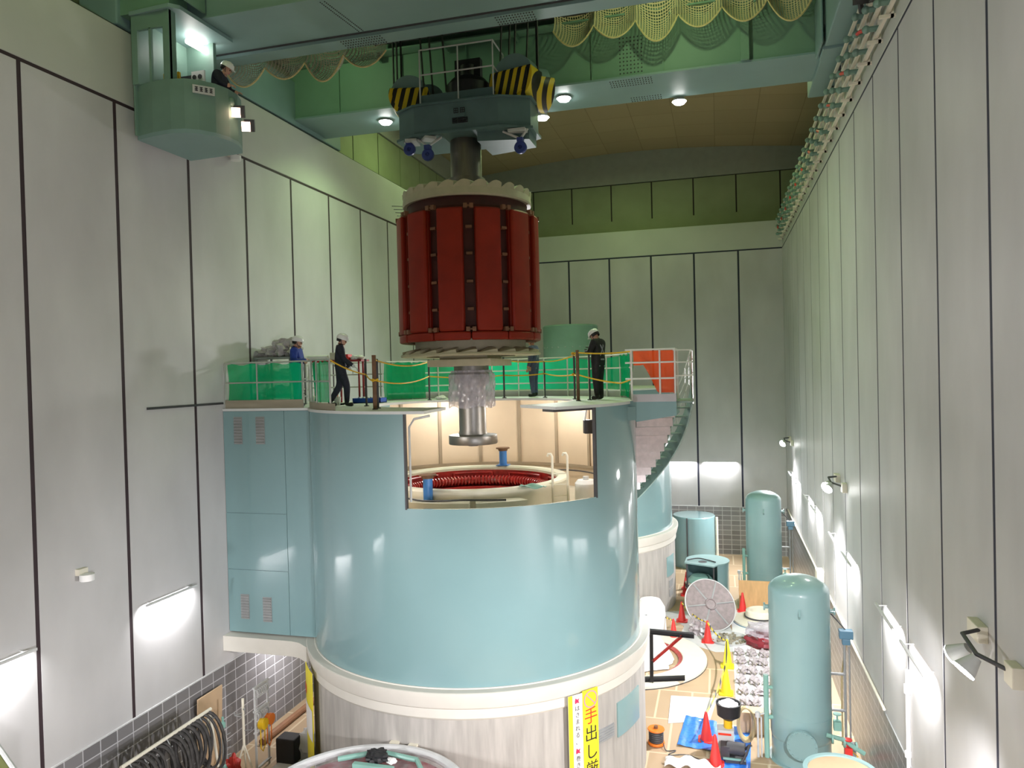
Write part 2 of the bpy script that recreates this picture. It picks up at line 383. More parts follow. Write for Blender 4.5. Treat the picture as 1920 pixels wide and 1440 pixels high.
# crane runway beams, setback upper walls, friezes
ZB = 16.49
b = MB(); b.box((XLU - .1, YF, ZT), (XL, YB, ZB)); struct(b.build('trim_4', 'beam', smooth=0, bevel=.02))
b = MB(); b.box((XR, YF, ZT), (XRU + .1, YB, ZB)); struct(b.build('trim_5', 'beam', smooth=0, bevel=.02))
b = MB(); b.box((XLU, YB, ZT), (XRU, YBU + .1, 16.27)); struct(b.build('trim_6', 'beam', smooth=0, bevel=.02))
def upper(name, seams, lo, hi, at, side):
    b = MB(); ed = [lo] + sorted(s for s in seams if lo + .1 < s < hi - .1) + [hi]; g = .035
    def bx(a0, a1, z0, z1, d0, d1, mi):
        if side == 'L': b.box((at - d1, a0, z0), (at - d0, a1, z1), mi)
        elif side == 'R': b.box((at + d0, a0, z0), (at + d1, a1, z1), mi)
        else: b.box((a0, at + d0, z0), (a1, at + d1, z1), mi)
    for i in range(len(ed) - 1):
        a0 = ed[i] + (g if i else 0); a1 = ed[i + 1] - (g if i < len(ed) - 2 else 0)
        bx(a0, a1, 17.05, 18.93, 0, .06, 0)
    bx(lo, hi, 16.2, 17.05, -.01, .06, 0); bx(lo, hi, 18.98, 20.0 if side != 'B' else 20.7, -.04, .06, 2); bx(lo, hi, 16.2, 20.3 if side != 'B' else 20.9, .062, .3, 1)
    return struct(b.build(name, ['upper', 'seam', 'frieze'], smooth=0))
upper('wall_left_upper', seamsL, YF, YBU, XLU, 'L'); upper('wall_right_upper', seamsR, YF, YBU, XRU, 'R'); upper('wall_back_upper', seamsB + [.991 + 2.1017], XLU, XRU, YBU, 'B')
b = MB(); n = 24
pts = [(XLU - .3 + (XRU - XLU + .6) * i / n, 20.0 + .6 * sin(pi * i / n)) for i in range(n + 1)]
b.prism(pts + [(XRU + .3, 21.2), (XLU - .3, 21.2)], YF, YBU + .3, plane='xz'); struct(b.build('ceiling', 'ceil', smooth=20))
# shallow ledge line on the left wall beside the platform
b = MB(); b.box((XL, 13.25, 8.64), (XL + .03, 15.77, 8.69)); struct(b.build('trim_7', 'dark', smooth=0))

# ------------------------------------------------------------------ overhead crane
crane = thing('bridge_crane', 'big pale green overhead travelling crane with two girders spanning the hall', 'crane', (-4.4, 17.6, ZB))
def dots(b, x0, x1, y0, y1, z, nx, ny, r=.018, down=True, mi=1):
    for i in range(nx):
        for j in range(ny):
            x = x0 + (x1 - x0) * i / max(1, nx - 1); y = y0 + (y1 - y0) * j / max(1, ny - 1)
            b.cyl((x, y, z), (x, y, z - .014), r, r * .8, 6, True, mi)
gx0, gx1 = -11.95, 3.35
# near girder
b = MB(); b.box((gx0, 13.65, 16.82), (gx1, 15.24, 19.2), 0); b.box((gx0, 13.6, 16.8), (gx1, 15.2, 16.83), 0); b.box((gx0, 15.27, 16.72), (gx1, 15.72, 16.82), 0)
b.box((gx0, 15.2, 16.79), (gx1, 15.27, 16.82), 1)  # dark strip standing for the shadow in the gap between flange plates
dots(b, -8.0, -7.05, 15.33, 15.66, 16.72, 16, 4)
for k in range(24):
    y = 13.75 + 1.4 * k / 23; b.cyl((-7.62 + (y - 13.65) * .1, y, 16.8), (-7.62 + (y - 13.65) * .1, y, 16.787), .015, .012, 6, True, 1)
    b.cyl((-7.52 + (y - 13.65) * .1, y, 16.8), (-7.52 + (y - 13.65) * .1, y, 16.787), .015, .012, 6, True, 1)
dots(b, -4.4, -3.6, 15.33, 15.66, 16.72, 14, 4)
b.build('girder', ['tealcrane', 'dark'], crane, smooth=0)
# far girder with green web, stiffeners and bolted splice
b = MB(); b.box((gx0, 19.68, 16.8), (gx1, 21.4, 19.2), 2); b.box((gx0, 19.6, 16.75), (gx1, 21.46, 16.8), 0)
for x in (-10.35, -8.4, -6.5, -3.05, -1.225): b.box((x - .012, 19.62, 16.8), (x + .012, 19.68, 19.2), 2)
b.box((.66, 19.5, 16.8), (.86, 19.68, 19.2), 2)
for i in range(7):
    for j in range(10):
        x = -2.32 + .092 * i; z = 16.9 + .1 * j; b.cyl((x, 19.68, z), (x, 19.665, z), .02, .016, 6, True, 1)
dots(b, -2.6, -1.55, 19.75, 20.15, 16.75, 16, 4); dots(b, -2.2, -1.4, 21.1, 21.38, 16.75, 12, 3)
b.build('girder', ['tealcrane', 'dark', 'tealweb'], crane, smooth=0)
# end carriages running on the rails
for X0, X1 in ((-12.75, -11.8), (2.5, 3.72)):
    b = MB(); b.box((X0, 12.9, 16.62), (X1, 22.4, 17.9)); c = b.build('end_carriage', 'tealcrane', crane, smooth=0, bevel=.03)
    for y in (13.5, 14.9, 20.4, 21.8):
        w = MB(); xm = (X0 + X1) / 2; w.cyl((xm - .09, y, 16.75), (xm + .09, y, 16.75), .22, n=20); w.build('wheel', 'dark', c)
b = MB(); b.box((2.46, 18.75, 17.06), (3.7, 19.6, 17.62)); b.box((2.46, 18.9, 16.55), (3.5, 19.6, 16.98)); b.box((2.38, 18.6, 16.6), (2.44, 19.6, 17.9))
b.build('end_bracket', 'tealcrane', crane, smooth=0, bevel=.02)
b = MB(); b.box((-12.2, 13.0, 16.82), (-10.6, 13.55, 17.5)); b.box((-11.9, 12.6, 17.5), (-10.2, 13.6, 17.6)); b.box((-10.25, 12.7, 16.9), (-10.2, 13.6, 17.5))
b.build('access_platform', 'tealweb', crane, smooth=0)
# trolley
b = MB(); b.box((-9.0, 15.3, 18.6), (-2.8, 19.6, 18.85)); b.box((-8.6, 15.9, 18.85), (-3.2, 19.3, 19.5))
for y in (15.9, 16.5, 18.6, 19.1): b.box((-9.0, y, 18.35), (-2.8, y + .12, 18.6))
tr = b.build('trolley', 'dark', crane, smooth=0)
for y in (17.0, 18.2):
    d = MB(); d.cyl((-8.2, y, 18.35), (-3.5, y, 18.35), .32, n=24)
    d.build('drum', 'dark', tr)
for y0, y1 in ((15.72, 16.15), (19.25, 19.62)):
    b = MB(); b.box((gx0, y0, 18.2), (gx1, y1, 18.24))
    for x in range(-11, 4, 2): b.box((x - .03, y0, 18.05), (x + .03, y1, 18.2))
    b.build('walkway', 'tealweb', crane, smooth=0)
for x, y, z in ((-9.308, 20.474, 16.745), (-3.954, 20.365, 16.745), (-4.841, 21.6, 16.72), (-.929, 21.6, 16.72)):
    b = MB(); b.lathe([(.0, z + .1), (.12, z + .1), (.17, z), (.2, z - .05)], (x, y), 20)
    g = b.build('girder_lamp', 'lgrey', crane)
    b = MB(); b.lathe([(.19, z - .045), (.14, z - .11), (.0, z - .13)], (x, y), 20); b.build('diffuser', 'lampon', g)
    light('girder_light', 'SPOT', (x, y, z - .2), 330, (.68, 1, .45), .15, (x, y, 0), radians(150), .6)

# operator cab hung under the near girder
cabpoly = [(-11.42, 12.95), (-10.95, 12.84), (-10.48, 12.80), (-10.2, 12.86), (-9.98, 13.02), (-9.8, 13.3), (-9.72, 13.62), (-9.74, 13.95), (-9.86, 14.25), (-10.0, 14.46), (-11.42, 14.56)]
b = MB(); b.prism(cabpoly, 14.2, 14.28, 0); cabo = b.build('operator_cab', 'tealcrane', crane, smooth=25)
def shell(poly, i0, i1, z0, z1, th=.04):
    b = MB()
    for i in range(i0, i1):
        p, q = Vector((*poly[i], 0)), Vector((*poly[i + 1], 0)); d = (q - p).normalized(); nrm = Vector((d.y, -d.x, 0)) * -th
        vs = [(p.x, p.y, z0), (q.x, q.y, z0), (q.x + nrm.x, q.y + nrm.y, z0), (p.x + nrm.x, p.y + nrm.y, z0)]
        b.add(vs + [(a, c, z1) for a, c, _ in vs], [(0, 3, 2, 1), (4, 5, 6, 7), (0, 1, 5, 4), (1, 2, 6, 5), (2, 3, 7, 6), (3, 0, 4, 7)])
    return b
shell(cabpoly, 2, 9, 14.28, 15.28).build('parapet', 'tealcab', cabo, smooth=30)
b = shell(cabpoly, 0, 2, 14.28, 15.3)
for x0, x1, z0, z1 in ((-11.42, -11.28, 15.3, 16.75), (-10.66, -10.5, 15.3, 16.75), (-11.28, -10.66, 16.38, 16.75), (-11.0, -10.95, 15.3, 16.4)):
    b.box((x0, 12.86, z0), (x1, 12.92, z1))
b.box((-11.42, 12.88, 14.28), (-11.38, 14.56, 16.75)); b.box((-10.62, 12.84, 15.3), (-10.5, 13.05, 16.75)); b.box((-10.78, 14.44, 14.28), (-10.66, 14.54, 16.7))
b.build('window_frame', 'tealcab', cabo, smooth=0)
b = MB(); b.box((-11.42, 14.48, 14.28), (-10.75, 14.56, 16.75)); b.build('rear_panel', 'tealcab', cabo, smooth=0)
b = MB(); b.prism([(-11.45, 12.84), (-10.45, 12.78), (-10.3, 12.95), (-10.25, 14.58), (-11.45, 14.6)], 16.7, 16.78); b.build('roof', 'tealcrane', cabo, smooth=0)
b = MB(); b.box((-11.3, 14.1, 14.28), (-10.95, 14.46, 15.9)); b.box((-11.3, 13.7, 14.28), (-11.05, 14.1, 15.6)); eq = b.build('control_cabinet', 'dark', cabo, smooth=0)
b = MB(); b.box((-11.29, 13.6, 15.42), (-10.9, 13.66, 15.78)); b.build('control_panel', 'yellow', eq, smooth=0)
b = MB(); b.box((-10.94, 14.05, 15.45), (-10.62, 14.1, 15.95)); g = b.build('instrument_panel', 'white', cabo, smooth=0)
b = MB()
for x, z in ((-10.86, 15.82), (-10.72, 15.82), (-10.86, 15.66), (-10.72, 15.66)): b.cyl((x, 14.05, z), (x, 14.035, z), .05, n=12)
b.build('gauge', 'dark', g)
b = MB(); b.cyl((-10.93, 13.95, 16.58), (-10.88, 14.72, 16.58), .07, n=14); b.build('tube_lamp', 'tubeglow', cabo)
for (x, y, z) in ((-9.60, 13.82, 14.86), (-9.44, 13.92, 14.58)):
    b = MB(); b.cbox((x, y, z), (.2, .2, .24), rz=.5, rx=.35); fl = b.build('floodlight', 'dark', cabo, smooth=0)
    b = MB(); b.cbox((x - .02, y - .1, z - .05), (.17, .03, .19), rz=.5, rx=.35); b.build('lens', 'lampwarm', fl, smooth=0)
b = MB(); b.ball((-9.72, 13.72, 15.05), .09); b.build('horn', 'tealcab', cabo)
b = MB(); b.cbox((-9.90, 13.07, 15.08), (.42, .03, .16), rz=.83); pl = b.build('name_plate', 'lgrey', cabo, smooth=0)
for k in range(4):
    b = MB(); t = -.14 + .093 * k; cx_, cy_ = -9.90 + t * cos(.83), 13.07 + t * sin(.83)
    for dx, dz, w, h in ((0, .035, .06, .014), (0, 0, .06, .014), (0, -.035, .06, .014), (0, 0, .016, .09)):
        b.cbox((cx_ + .02 * sin(.83) + dx, cy_ - .02 * cos(.83), 15.08 + dz), (w, .008, h), rz=.83)
    b.build('painted_character', 'ink', pl, smooth=0)
light('cab_tube', 'POINT', (-10.8, 13.9, 16.4), 6, (1, .95, .9), .1)
light('cab_flood', 'SPOT', (-9.4, 13.75, 14.5), 60, (1, .75, .6), .1, (-5, 12, 2), radians(90))

# safety nets slung under the crane walkways
def netcurtain(name, x0, x1, y0, ztop, zbot, scallops, mat, label, bulge=.35):
    L = x1 - x0
    def fn(u, v):
        ph = (u * scallops) % 1; s = 4 * ph * (1 - ph); zb_ = zbot + (1 - s) * (ztop - zbot) * .38
        k = math.floor(u * scallops * .9999)
        zb_ += .12 * sin(k * 2.3) * s
        z = ztop + (zb_ - ztop) * v; y = y0 + bulge * sin(pi * v) * (.4 + s) + .05 * sin(9 * u + 4 * v)
        return (x0 + L * u, y, z)
    b = MB(); b.grid(fn, scallops * 16, 16, 0, lambda u, v: (u * L * 1.3, v * (ztop - zbot) * 1.3))
    o = tag(b.build(name, mat), label, 'net'); b = MB(); b.tube([fn(i / (scallops * 16), 1) for i in range(scallops * 16 + 1)], .022, 5); b.build('border_rope', 'netrope', o); return o
netcurtain('safety_net', -11.4, -7.2, 15.95, 17.35, 16.28, 4, 'net', 'pale knotted safety net sagging under the walkway above the cab side')
netcurtain('safety_net', -3.9, 2.3, 18.9, 18.6, 17.42, 6, 'netyel', 'yellowish safety net hanging in swags before the far girder')

# ------------------------------------------------------------------ hook block / lifting beam
HY = 17.63
hook = thing('lifting_beam', 'teal lifting beam with striped sheave guards hanging from the crane ropes', 'lifting beam', (-5.83, HY, 14.95))
plan = [(-7.45, HY - .45), (-6.95, HY - .72), (-4.85, HY - .72), (-4.15, HY - .4), (-4.15, HY + .4), (-4.85, HY + .72), (-6.95, HY + .72), (-7.45, HY + .45)]
def off(poly, d, c=(-5.8, HY)): return [(c[0] + (x - c[0]) * (1 + d / 1.6), c[1] + (y - c[1]) * (1 + d / .7)) for x, y in poly]
b = MB(); b.prism(plan, 15.0, 15.66); b.prism(off(plan, .06), 14.94, 15.0); b.prism(off(plan, .05), 15.66, 15.7)
b.prism([(-5.4, HY - .62), (-4.2, HY - .36), (-4.2, HY + .36), (-5.4, HY + .62)], 14.72, 14.94)
b.build('beam', 'tealblock', hook, smooth=0)
b = MB(); b.box((-6.85, HY - .55, 15.7), (-5.0, HY - .5, 15.98)); b.prism([(-6.9, HY - .7), (-4.95, HY - .7), (-4.95, HY + .6), (-6.9, HY + .6)], 15.7, 15.74)
b.build('deck_plate', 'tealblock', hook, smooth=0)
b = MB(); yy = HY - .6
for x in (-6.82, -5.85, -4.98): b.tube([(x, yy, 15.72), (x, yy, 17.05)], .02, 6)
for z in (16.45, 17.05): b.tube([(-6.82, yy, z), (-4.98, yy, z)], .018, 6)
for z in (16.45, 17.05): b.tube([(-4.98, yy, z), (-4.98, yy + .9, z)], .018, 6)
b.tube([(-4.98, yy + .9, 15.72), (-4.98, yy + .9, 17.05)], .02, 6)
b.build('guard_rail', 'lgrey', hook)
def sheave(x, z, r, rz, y0):
    c = MB()
    # striped lower guard: wide half drum with side plates, dished front
    a0, a1 = radians(-200), radians(20)
    prof = []
    fr = [(r * cos(a0 + (a1 - a0) * i / 30), r * sin(a0 + (a1 - a0) * i / 30)) for i in range(31)]
    c.prism(fr, -.3, .3, 0, 'xz'); c.prism([(p[0] * .8, p[1] * .8) for p in fr], -.34, -.3, 0, 'xz')
    mt = Matrix.Translation((x, y0, z)) @ Matrix.Rotation(rz, 4, 'Z')
    c.v = [tuple(Matrix.Rotation(rz, 4, 'Z') @ Vector(v)) for v in c.v]
    b2 = MB(); b2.v = [tuple(Vector(v) + Vector((x, y0, z))) for v in c.v]; b2.f = c.f; b2.m = c.m
    g = b2.build('sheave_guard', 'hazard', hook, smooth=30, at=(x, y0, z))
    w = MB(); fr2 = [(r * .93 * cos(radians(-20 + 220 * i / 30)), r * .93 * sin(radians(-20 + 220 * i / 30)) + .05) for i in range(31)]
    w.prism(fr2, -.2, .2, 0, 'xz'); w.v = [tuple(mt @ Vector(v)) for v in w.v]; w.build('sheave', 'tealcrane', hook, smooth=30)
sheave(-7.32, 16.15, .5, .25, HY); sheave(-4.55, 16.2, .58, -.25, HY - .1); sheave(-4.2, 16.1, .5, -.9, HY + .35); sheave(-6.95, 16.1, .42, .2, HY + .4)
b = MB(); b.lathe([(0, 15.7), (.52, 15.7), (.55, 15.9), (.55, 16.25), (.42, 16.4), (.2, 16.5), (.2, 16.75), (0, 16.75)], (-5.78, HY), 28)
b.box((-6.1, HY - .1, 16.3), (-5.45, HY + .1, 16.9)); b.build('swivel_hook', 'black', hook)
b = MB(); b.box((-5.98, HY - .745, 15.3), (-5.66, HY - .715, 15.52)); p1 = b.build('marking_plate', 'tealblock', hook, smooth=0)
for k, (x, z) in enumerate(((-5.92, 15.45), (-5.76, 15.45), (-5.96, 15.22), (-5.82, 15.22), (-5.7, 15.22))):
    b = MB()
    for dx, dz, w, h in ((.05, .05, .11, .016), (.05, 0, .11, .016), (.05, -.05, .11, .016), (0, 0, .016, .12), (.1, 0, .016, .12), (.05, 0, .014, .1)):
        b.box((x + dx - w / 2, HY - .752, z + dz - h / 2), (x + dx + w / 2, HY - .7449 if z > 15.3 else HY - .718, z + dz + h / 2))
    b.build('painted_character', 'ink', p1, smooth=0)
for x in (-7.78, -7.62, -7.57, -6.9, -6.72, -6.35, -4.95, -4.78, -4.6, -4.05, -3.92, -4.3):
    x1 = x + (.0 if x < -7 or x > -4.1 else .12 * (-1 if x < -6 else 1))
    r0 = MB(); y = HY + random.uniform(-.15, .15)
    if x < -7.7: x1 = x = -7.74
    if x > -4: x1 = x = -4.0
    r0.tube([(x, y, 16.2), (x1, y, 18.4)], .026, 6); r0.build('wire_rope', 'black', hook)
def caster(xb, yb, x, y, z, zb=14.94):
    b = MB(); b.cbox(((xb + x) / 2, (yb + y) / 2, zb - .05), (abs(x - xb) + .3, .28, .06), rz=atan2(y - yb, x - xb) * .5)
    b.tube([(xb - .3, yb, zb - .02), (x, y, z + .2)], .03, 6); b.tube([(xb + .3, yb, zb - .02), (x, y, z + .2)], .03, 6)
    c = b.build('caster_bracket', 'lgrey', hook, smooth=0)
    w = MB(); w.lathe([(.05, -.05), (.13, -.05), (.15, -.03), (.15, .03), (.13, .05), (.05, .05)], (0, 0), 20, closedprof=True)
    for k in range(5): a = 2 * pi * k / 5; w.tube([(0, 0, 0), (.12 * cos(a), .12 * sin(a), 0)], .018, 6)
    w.xf(Matrix.Translation((x, y, z)) @ Matrix.Rotation(pi / 2, 4, 'X')); w.cyl((x, y, z), (x, y, z + .18), .035, n=8); w.box((x - .07, y - .08, z + .12), (x + .07, y + .08, z + .22))
    w.build('caster_wheel', 'blue', c)
caster(-7.0, HY - .5, -7.15, HY - .55, 14.72); caster(-6.6, HY - .6, -6.62, HY - .7, 14.5); caster(-4.5, HY - .5, -4.38, HY - .5, 14.5)

# ------------------------------------------------------------------ generator rotor
AX = -5.9; C2 = (AX, HY)
rot = thing('generator_rotor', 'huge dark red generator rotor hanging below the lifting beam', 'rotor', (AX, HY, 7.5))
b = MB(); b.lathe([(0, 10.05), (1.5, 10.05), (1.53, 10.1), (1.53, 13.02), (1.47, 13.08), (1.47, 13.3), (0, 13.3)], C2, 72); b.build('rim', 'redd', rot)
pole0 = atan2(-1, 0)  # a gap faces the viewer
view = atan2(-HY, -AX) + .012
for k in range(12):
    a = view + radians(15 + 30 * k); hw = radians(10.2)
    b = MB(); n = 10
    def sl(r0, r1, z0, z1, h):
        b.ring(r0, r1, z0, z1, C2, n, a - h, a + h)
    sl(1.5, 1.62, 10.06, 13.0, hw * 1.02)
    p = b.build('pole', 'red', rot, smooth=30, bevel=.02)
    b = MB(); b.ring(1.60, 1.735, 10.2, 12.98, C2, n, a - hw, a + hw); b.build('pole_shoe', 'red', p, smooth=30, bevel=.045)
    b = MB(); b.ring(1.5, 1.73, 10.0, 10.19, C2, n, a - radians(14.7), a + radians(14.7)); b.build('end_coil', 'red', p, smooth=30, bevel=.04)
for k in range(12):
    a = view + radians(30 * k)
    if cos(a - view) < -.3: continue
    for z in (10.7, 11.32, 11.95, 12.55):
        b = MB(); b.cbox((AX + 1.58 * cos(a), HY + 1.58 * sin(a), z), (.1, .14, .06), rz=a); b.build('coil_bracket', 'copper', rot, smooth=0)
    for z in (10.24, 13.0):
        b = MB()
        for s in (-1, 1): b.cbox((AX + 1.7 * cos(a) - s * .07 * sin(a), HY + 1.7 * sin(a) + s * .07 * cos(a), z), (.1, .085, .1), rz=a)
        b.cbox((AX + 1.7 * cos(a), HY + 1.7 * sin(a), z), (.05, .22, .04), rz=a)
        b.build('coil_connector', 'copper', rot, smooth=0)
b = MB(); b.lathe([(1.25, 13.3), (1.56, 13.28), (1.58, 13.32), (1.56, 13.5), (1.25, 13.55)], C2, 72, closedprof=True)
for k in range(26):
    a = 2 * pi * k / 26; n = 6; vs = []
    for i in range(n + 1):
        t = i / n; aa = a + t * .25; zz = 13.48 + .15 * sin(pi * min(1, t * .75)); vs += [(AX + 1.56 * cos(aa), HY + 1.56 * sin(aa), 13.46), (AX + 1.58 * cos(aa), HY + 1.58 * sin(aa), zz), (AX + 1.28 * cos(aa + .12), HY + 1.28 * sin(aa + .12), zz + .03), (AX + 1.28 * cos(aa + .12), HY + 1.28 * sin(aa + .12), 13.46)]
    fs = []
    for i in range(n):
        for j in range(4): fs.append((i * 4 + j, i * 4 + (j + 1) % 4, i * 4 + 4 + (j + 1) % 4, i * 4 + 4 + j))
    fs += [(3, 2, 1, 0), (n * 4, n * 4 + 1, n * 4 + 2, n * 4 + 3)]; b.add(vs, fs)
b.build('upper_fan', 'beige', rot, smooth=30)
b = MB(); b.lathe([(1.1, 9.76), (1.36, 9.76), (1.36, 10.05), (1.1, 10.05)], C2, 72, closedprof=True); b.lathe([(1.1, 9.66), (1.70, 9.66), (1.72, 9.69), (1.70, 9.72), (1.1, 9.77)], C2, 72, closedprof=True)
for k in range(22):
    a = 2 * pi * k / 22
    vs = []
    for r in (1.35, 1.68):
        for t, z in ((0, 9.71), (.27, 9.71), (.26, 9.86 if r < 1.6 else 9.79), (.2, 9.86 if r < 1.6 else 9.78)): vs.append((AX + r * cos(a + t), HY + r * sin(a + t), z))
    b.add(vs, [(0, 1, 2, 3), (7, 6, 5, 4), (0, 4, 5, 1), (1, 5, 6, 2), (2, 6, 7, 3), (3, 7, 4, 0)])
b.build('lower_fan', 'beige', rot, smooth=25)
b = MB(); b.box((AX - .80, HY - .9, 9.42), (AX + .78, HY - .8, 9.58)); b.box((AX - .80, HY + .8, 9.42), (AX + .78, HY + .9, 9.58))
for x in (-.8, -.3, .33, .7): b.box((AX + x, HY - .8, 9.42), (AX + x + .08, HY + .8, 9.58))
b.box((AX - .6, HY - .6, 9.58), (AX + .6, HY + .6, 9.67)); b.build('support_frame', 'beige', rot, smooth=0)
b = MB(); b.lathe([(0, 13.3), (.5, 13.3), (.46, 13.9), (.46, 14.0), (.38, 14.02), (.38, 15.0), (0, 15.0)], C2, 40); b.build('upper_shaft', 'steeld', rot)
b = MB(); b.lathe([(0, 9.6), (.43, 9.6), (.43, 9.2), (.45, 9.05), (.36, 8.95), (.34, 8.85), (.335, 7.85), (.36, 7.75), (.59, 7.73), (.60, 7.71), (.60, 7.53), (.59, 7.51), (.12, 7.51), (.12, 7.45), (0, 7.45)], C2, 56); b.build('lower_shaft', 'steel', rot)
def wrapfn(u, v):
    a = 2 * pi * u; r = .56 + .018 * sin(9 * a + 7 * v) + .014 * sin(23 * a - 11 * v) - .06 * (v > .93) - .08 * max(0, v - .8)
    return (AX + r * cos(a), HY + r * sin(a), 8.42 + .9 * v + .03 * sin(5 * a) * (v < .1))
b = MB(); b.grid(wrapfn, 72, 18); b.build('plastic_wrap', 'plastic', rot, label='clear plastic sheet wrapped round the shaft')
b = MB()
for i in range(6): b.tube([(AX - 1.56, HY - .3 + .1 * i, 13.42 - .06 * i), (AX - 1.85, HY - .35 + .1 * i, 13.44 - .06 * i)], .01, 5)
b.build('lead_wire', 'dark', rot)

# ------------------------------------------------------------------ generator housings
BC = (-5.856, 17.628); BR = 3.928; DZ = 8.53; BZ = 3.09
A1, A2 = radians(-92.3), radians(-31.8)       # shell opening
D1, D2 = radians(-86), radians(-47.4)         # gap in the deck rim
def housing(c, near):
    lab = 'large teal round generator housing with a rectangular opening cut in its front' if near else 'farther teal round generator housing behind the opened one'
    h = thing('generator_housing', lab, 'generator housing', (c[0], c[1], BZ))
    b = MB()
    if near:
        b.ring(BR - .06, BR, BZ, 6.6, c, 128); b.ring(BR - .06, BR, 6.6, 8.47, c, 110, A2, A1 + 2 * pi)
    else: b.ring(BR - .06, BR, BZ, 8.47, c, 96)
    b.build('shell', 'teal', h, smooth=20)
    b = MB()
    if near: b.ring(2.45, BR + .03, 8.47, DZ, c, 110, D2, D1 + 2 * pi)
    else: b.disc(BR + .03, 8.47, DZ, c, 96)
    b.build('deck', 'deck', h, smooth=20)
    ax0 = XL + .005; y0, y1 = c[1] - 1.86, c[1] + 2.3; xe = c[0] - 3.45
    b = MB(); g = .006
    if near:
        b.box((ax0, y0 + .03, BZ), (c[0] - 3.2, y1, 8.46))
        xs = [ax0, -10.0, xe]; zs = [BZ, 4.62, 6.0, 8.47]
        for i in range(2):
            for j in range(3):
                if i == 1 and j > 0: continue
                z1 = zs[j + 1] if i == 0 else zs[-1]
                b.box((xs[i] + g, y0, zs[j] + g), (xs[i + 1] - g, y0 + .03, z1 - g))
    else: b.box((ax0, y0, BZ), (c[0] - 3.2, y1, 8.46))
    b.build('annex', 'teal', h, smooth=0)
    b = MB(); b.box((ax0, y0 - .02, 8.47), (c[0] - 3.3, y1, DZ)); b.build('annex_deck', 'deck', h, smooth=0)
    if near:
        for x0, x1, z0, z1 in ((-11.38, -11.15, 7.67, 8.33), (-10.77, -10.53, 7.67, 8.33), (-11.33, -11.1, 3.42, 4.02), (-10.72, -10.48, 3.38, 3.98)):
            b = MB(); b.box((x0, y0 - .012, z0), (x1, y0 + .0, z1))
            for k in range(9): z = z0 + .04 + (z1 - z0 - .08) * k / 8; b.cbox(((x0 + x1) / 2, y0 - .02, z), (x1 - x0 - .03, .03, .02), rx=.6)
            b.build('vent_grille', 'grey', h, smooth=0)
        b = MB(); b.ring(3.80, 3.86, 5.9, 8.46, c, 110, A2 + .02, A1 + 2 * pi - .02); b.build('inner_lining', 'lining', h, smooth=20)
        for k in range(20):
            a = radians(88 + 18 * k)
            if sin(a) < -.2: continue
            b = MB(); b.cbox((c[0] + 3.785 * cos(a), c[1] + 3.785 * sin(a), 7.5), (.05, .09, 1.9), rz=a); b.build('lining_post', 'liningseam', h, smooth=0)
        b = MB(); b.ring(3.76, 3.8, 6.52, 6.6, c, 90, radians(-10), radians(190)); b.build('skirting_rail', 'liningseam', h, smooth=20)
        for a in (A1, A2):
            b = MB(); b.cbox((c[0] + (BR - .03) * cos(a), c[1] + (BR - .03) * sin(a), 7.53), (.08, .035, 1.9), rz=a); b.build('opening_edge', 'dark', h, smooth=0)
        b = MB(); b.ring(BR - .5, BR - .06, 8.42, 8.47, c, 10, D2, A2); b.build('deck_edge', 'dark', h, smooth=20)
        b = MB(); b.tube([(c[0] + 3.7 * cos(A1), c[1] + 3.7 * sin(A1), 6.7), (c[0] + 3.7 * cos(A1), c[1] + 3.7 * sin(A1), 8.2), (c[0] + 3.7 * cos(A1 + .03), c[1] + 3.7 * sin(A1 + .03), 8.36), (c[0] + 3.7 * cos(A1 + .12), c[1] + 3.7 * sin(A1 + .12), 8.42)], .025, 6)
        b.build('edge_conduit', 'lgrey', h)
        b = MB(); b.disc(3.86, 5.88, 5.98, c, 72); b.build('inner_floor', 'cream', h)
    return h
H1 = housing(BC, True); C3 = (-5.856, 30.36); H2 = housing(C3, False)
ex = thing('exciter_housing', 'plain round teal drum standing on top of the farther generator housing', 'drum', (C3[0], C3[1], DZ))
b = MB(); b.lathe([(0, DZ), (1.12, DZ), (1.12, 11.05), (1.08, 11.1), (0, 11.1)], C3, 48); b.build('drum', 'tealcab', ex)
b = MB()
for k in range(24):
    a = 2 * pi * k / 24
    for z in (9.2, 10.2): b.ball((C3[0] + 1.12 * cos(a), C3[1] + 1.12 * sin(a), z), .025, 6, 4)
b.build('bolt', 'grey', ex)
def pedestal(c, lab):
    p = thing('concrete_pedestal', lab, 'pedestal', (c[0], c[1], 0))
    b = MB(); b.lathe([(0, 0), (4.01, 0), (4.01, 2.6), (0, 2.6)], c, 110); b.build('concrete_drum', 'conc', p, smooth=20)
    b = MB(); b.lathe([(3.7, 2.5), (4.03, 2.5), (4.06, 2.54), (4.06, 2.72), (4.09, 2.75), (4.15, 2.98), (4.15, 3.06), (4.13, 3.07), (3.96, 3.07), (3.95, 3.09), (3.7, 3.09)], c, 128, closedprof=True)
    y0 = c[1] - 2.12
    pts = [(XL + .005, y0), (c[0] - 3.95, y0), (c[0] - 3.72, y0 - .06), (c[0] - 3.4, y0 - .28), (c[0] - 3.0, c[1]), (c[0] - 3.2, c[1] + 2.4), (XL + .005, c[1] + 2.4)]
    b.prism(pts, 2.7, 3.06); b.build('flange', 'flange', p, smooth=25)
    return p
P1 = pedestal(BC, 'board-marked concrete pedestal under the opened teal generator housing'); P2 = pedestal(C3, 'concrete pedestal under the farther teal generator housing')
def onring(c, R, a, z): return (c[0] + R * cos(a), c[1] + R * sin(a), z)
aC = atan2(16.4 - BC[1], -2.08 - BC[0])
b = MB(); b.ring(4.0, 4.04, 1.42, 2.15, BC, 8, aC - .14, aC + .13); o = b.build('access_panel', 'tealtank', P1, smooth=20, label='teal access panel')
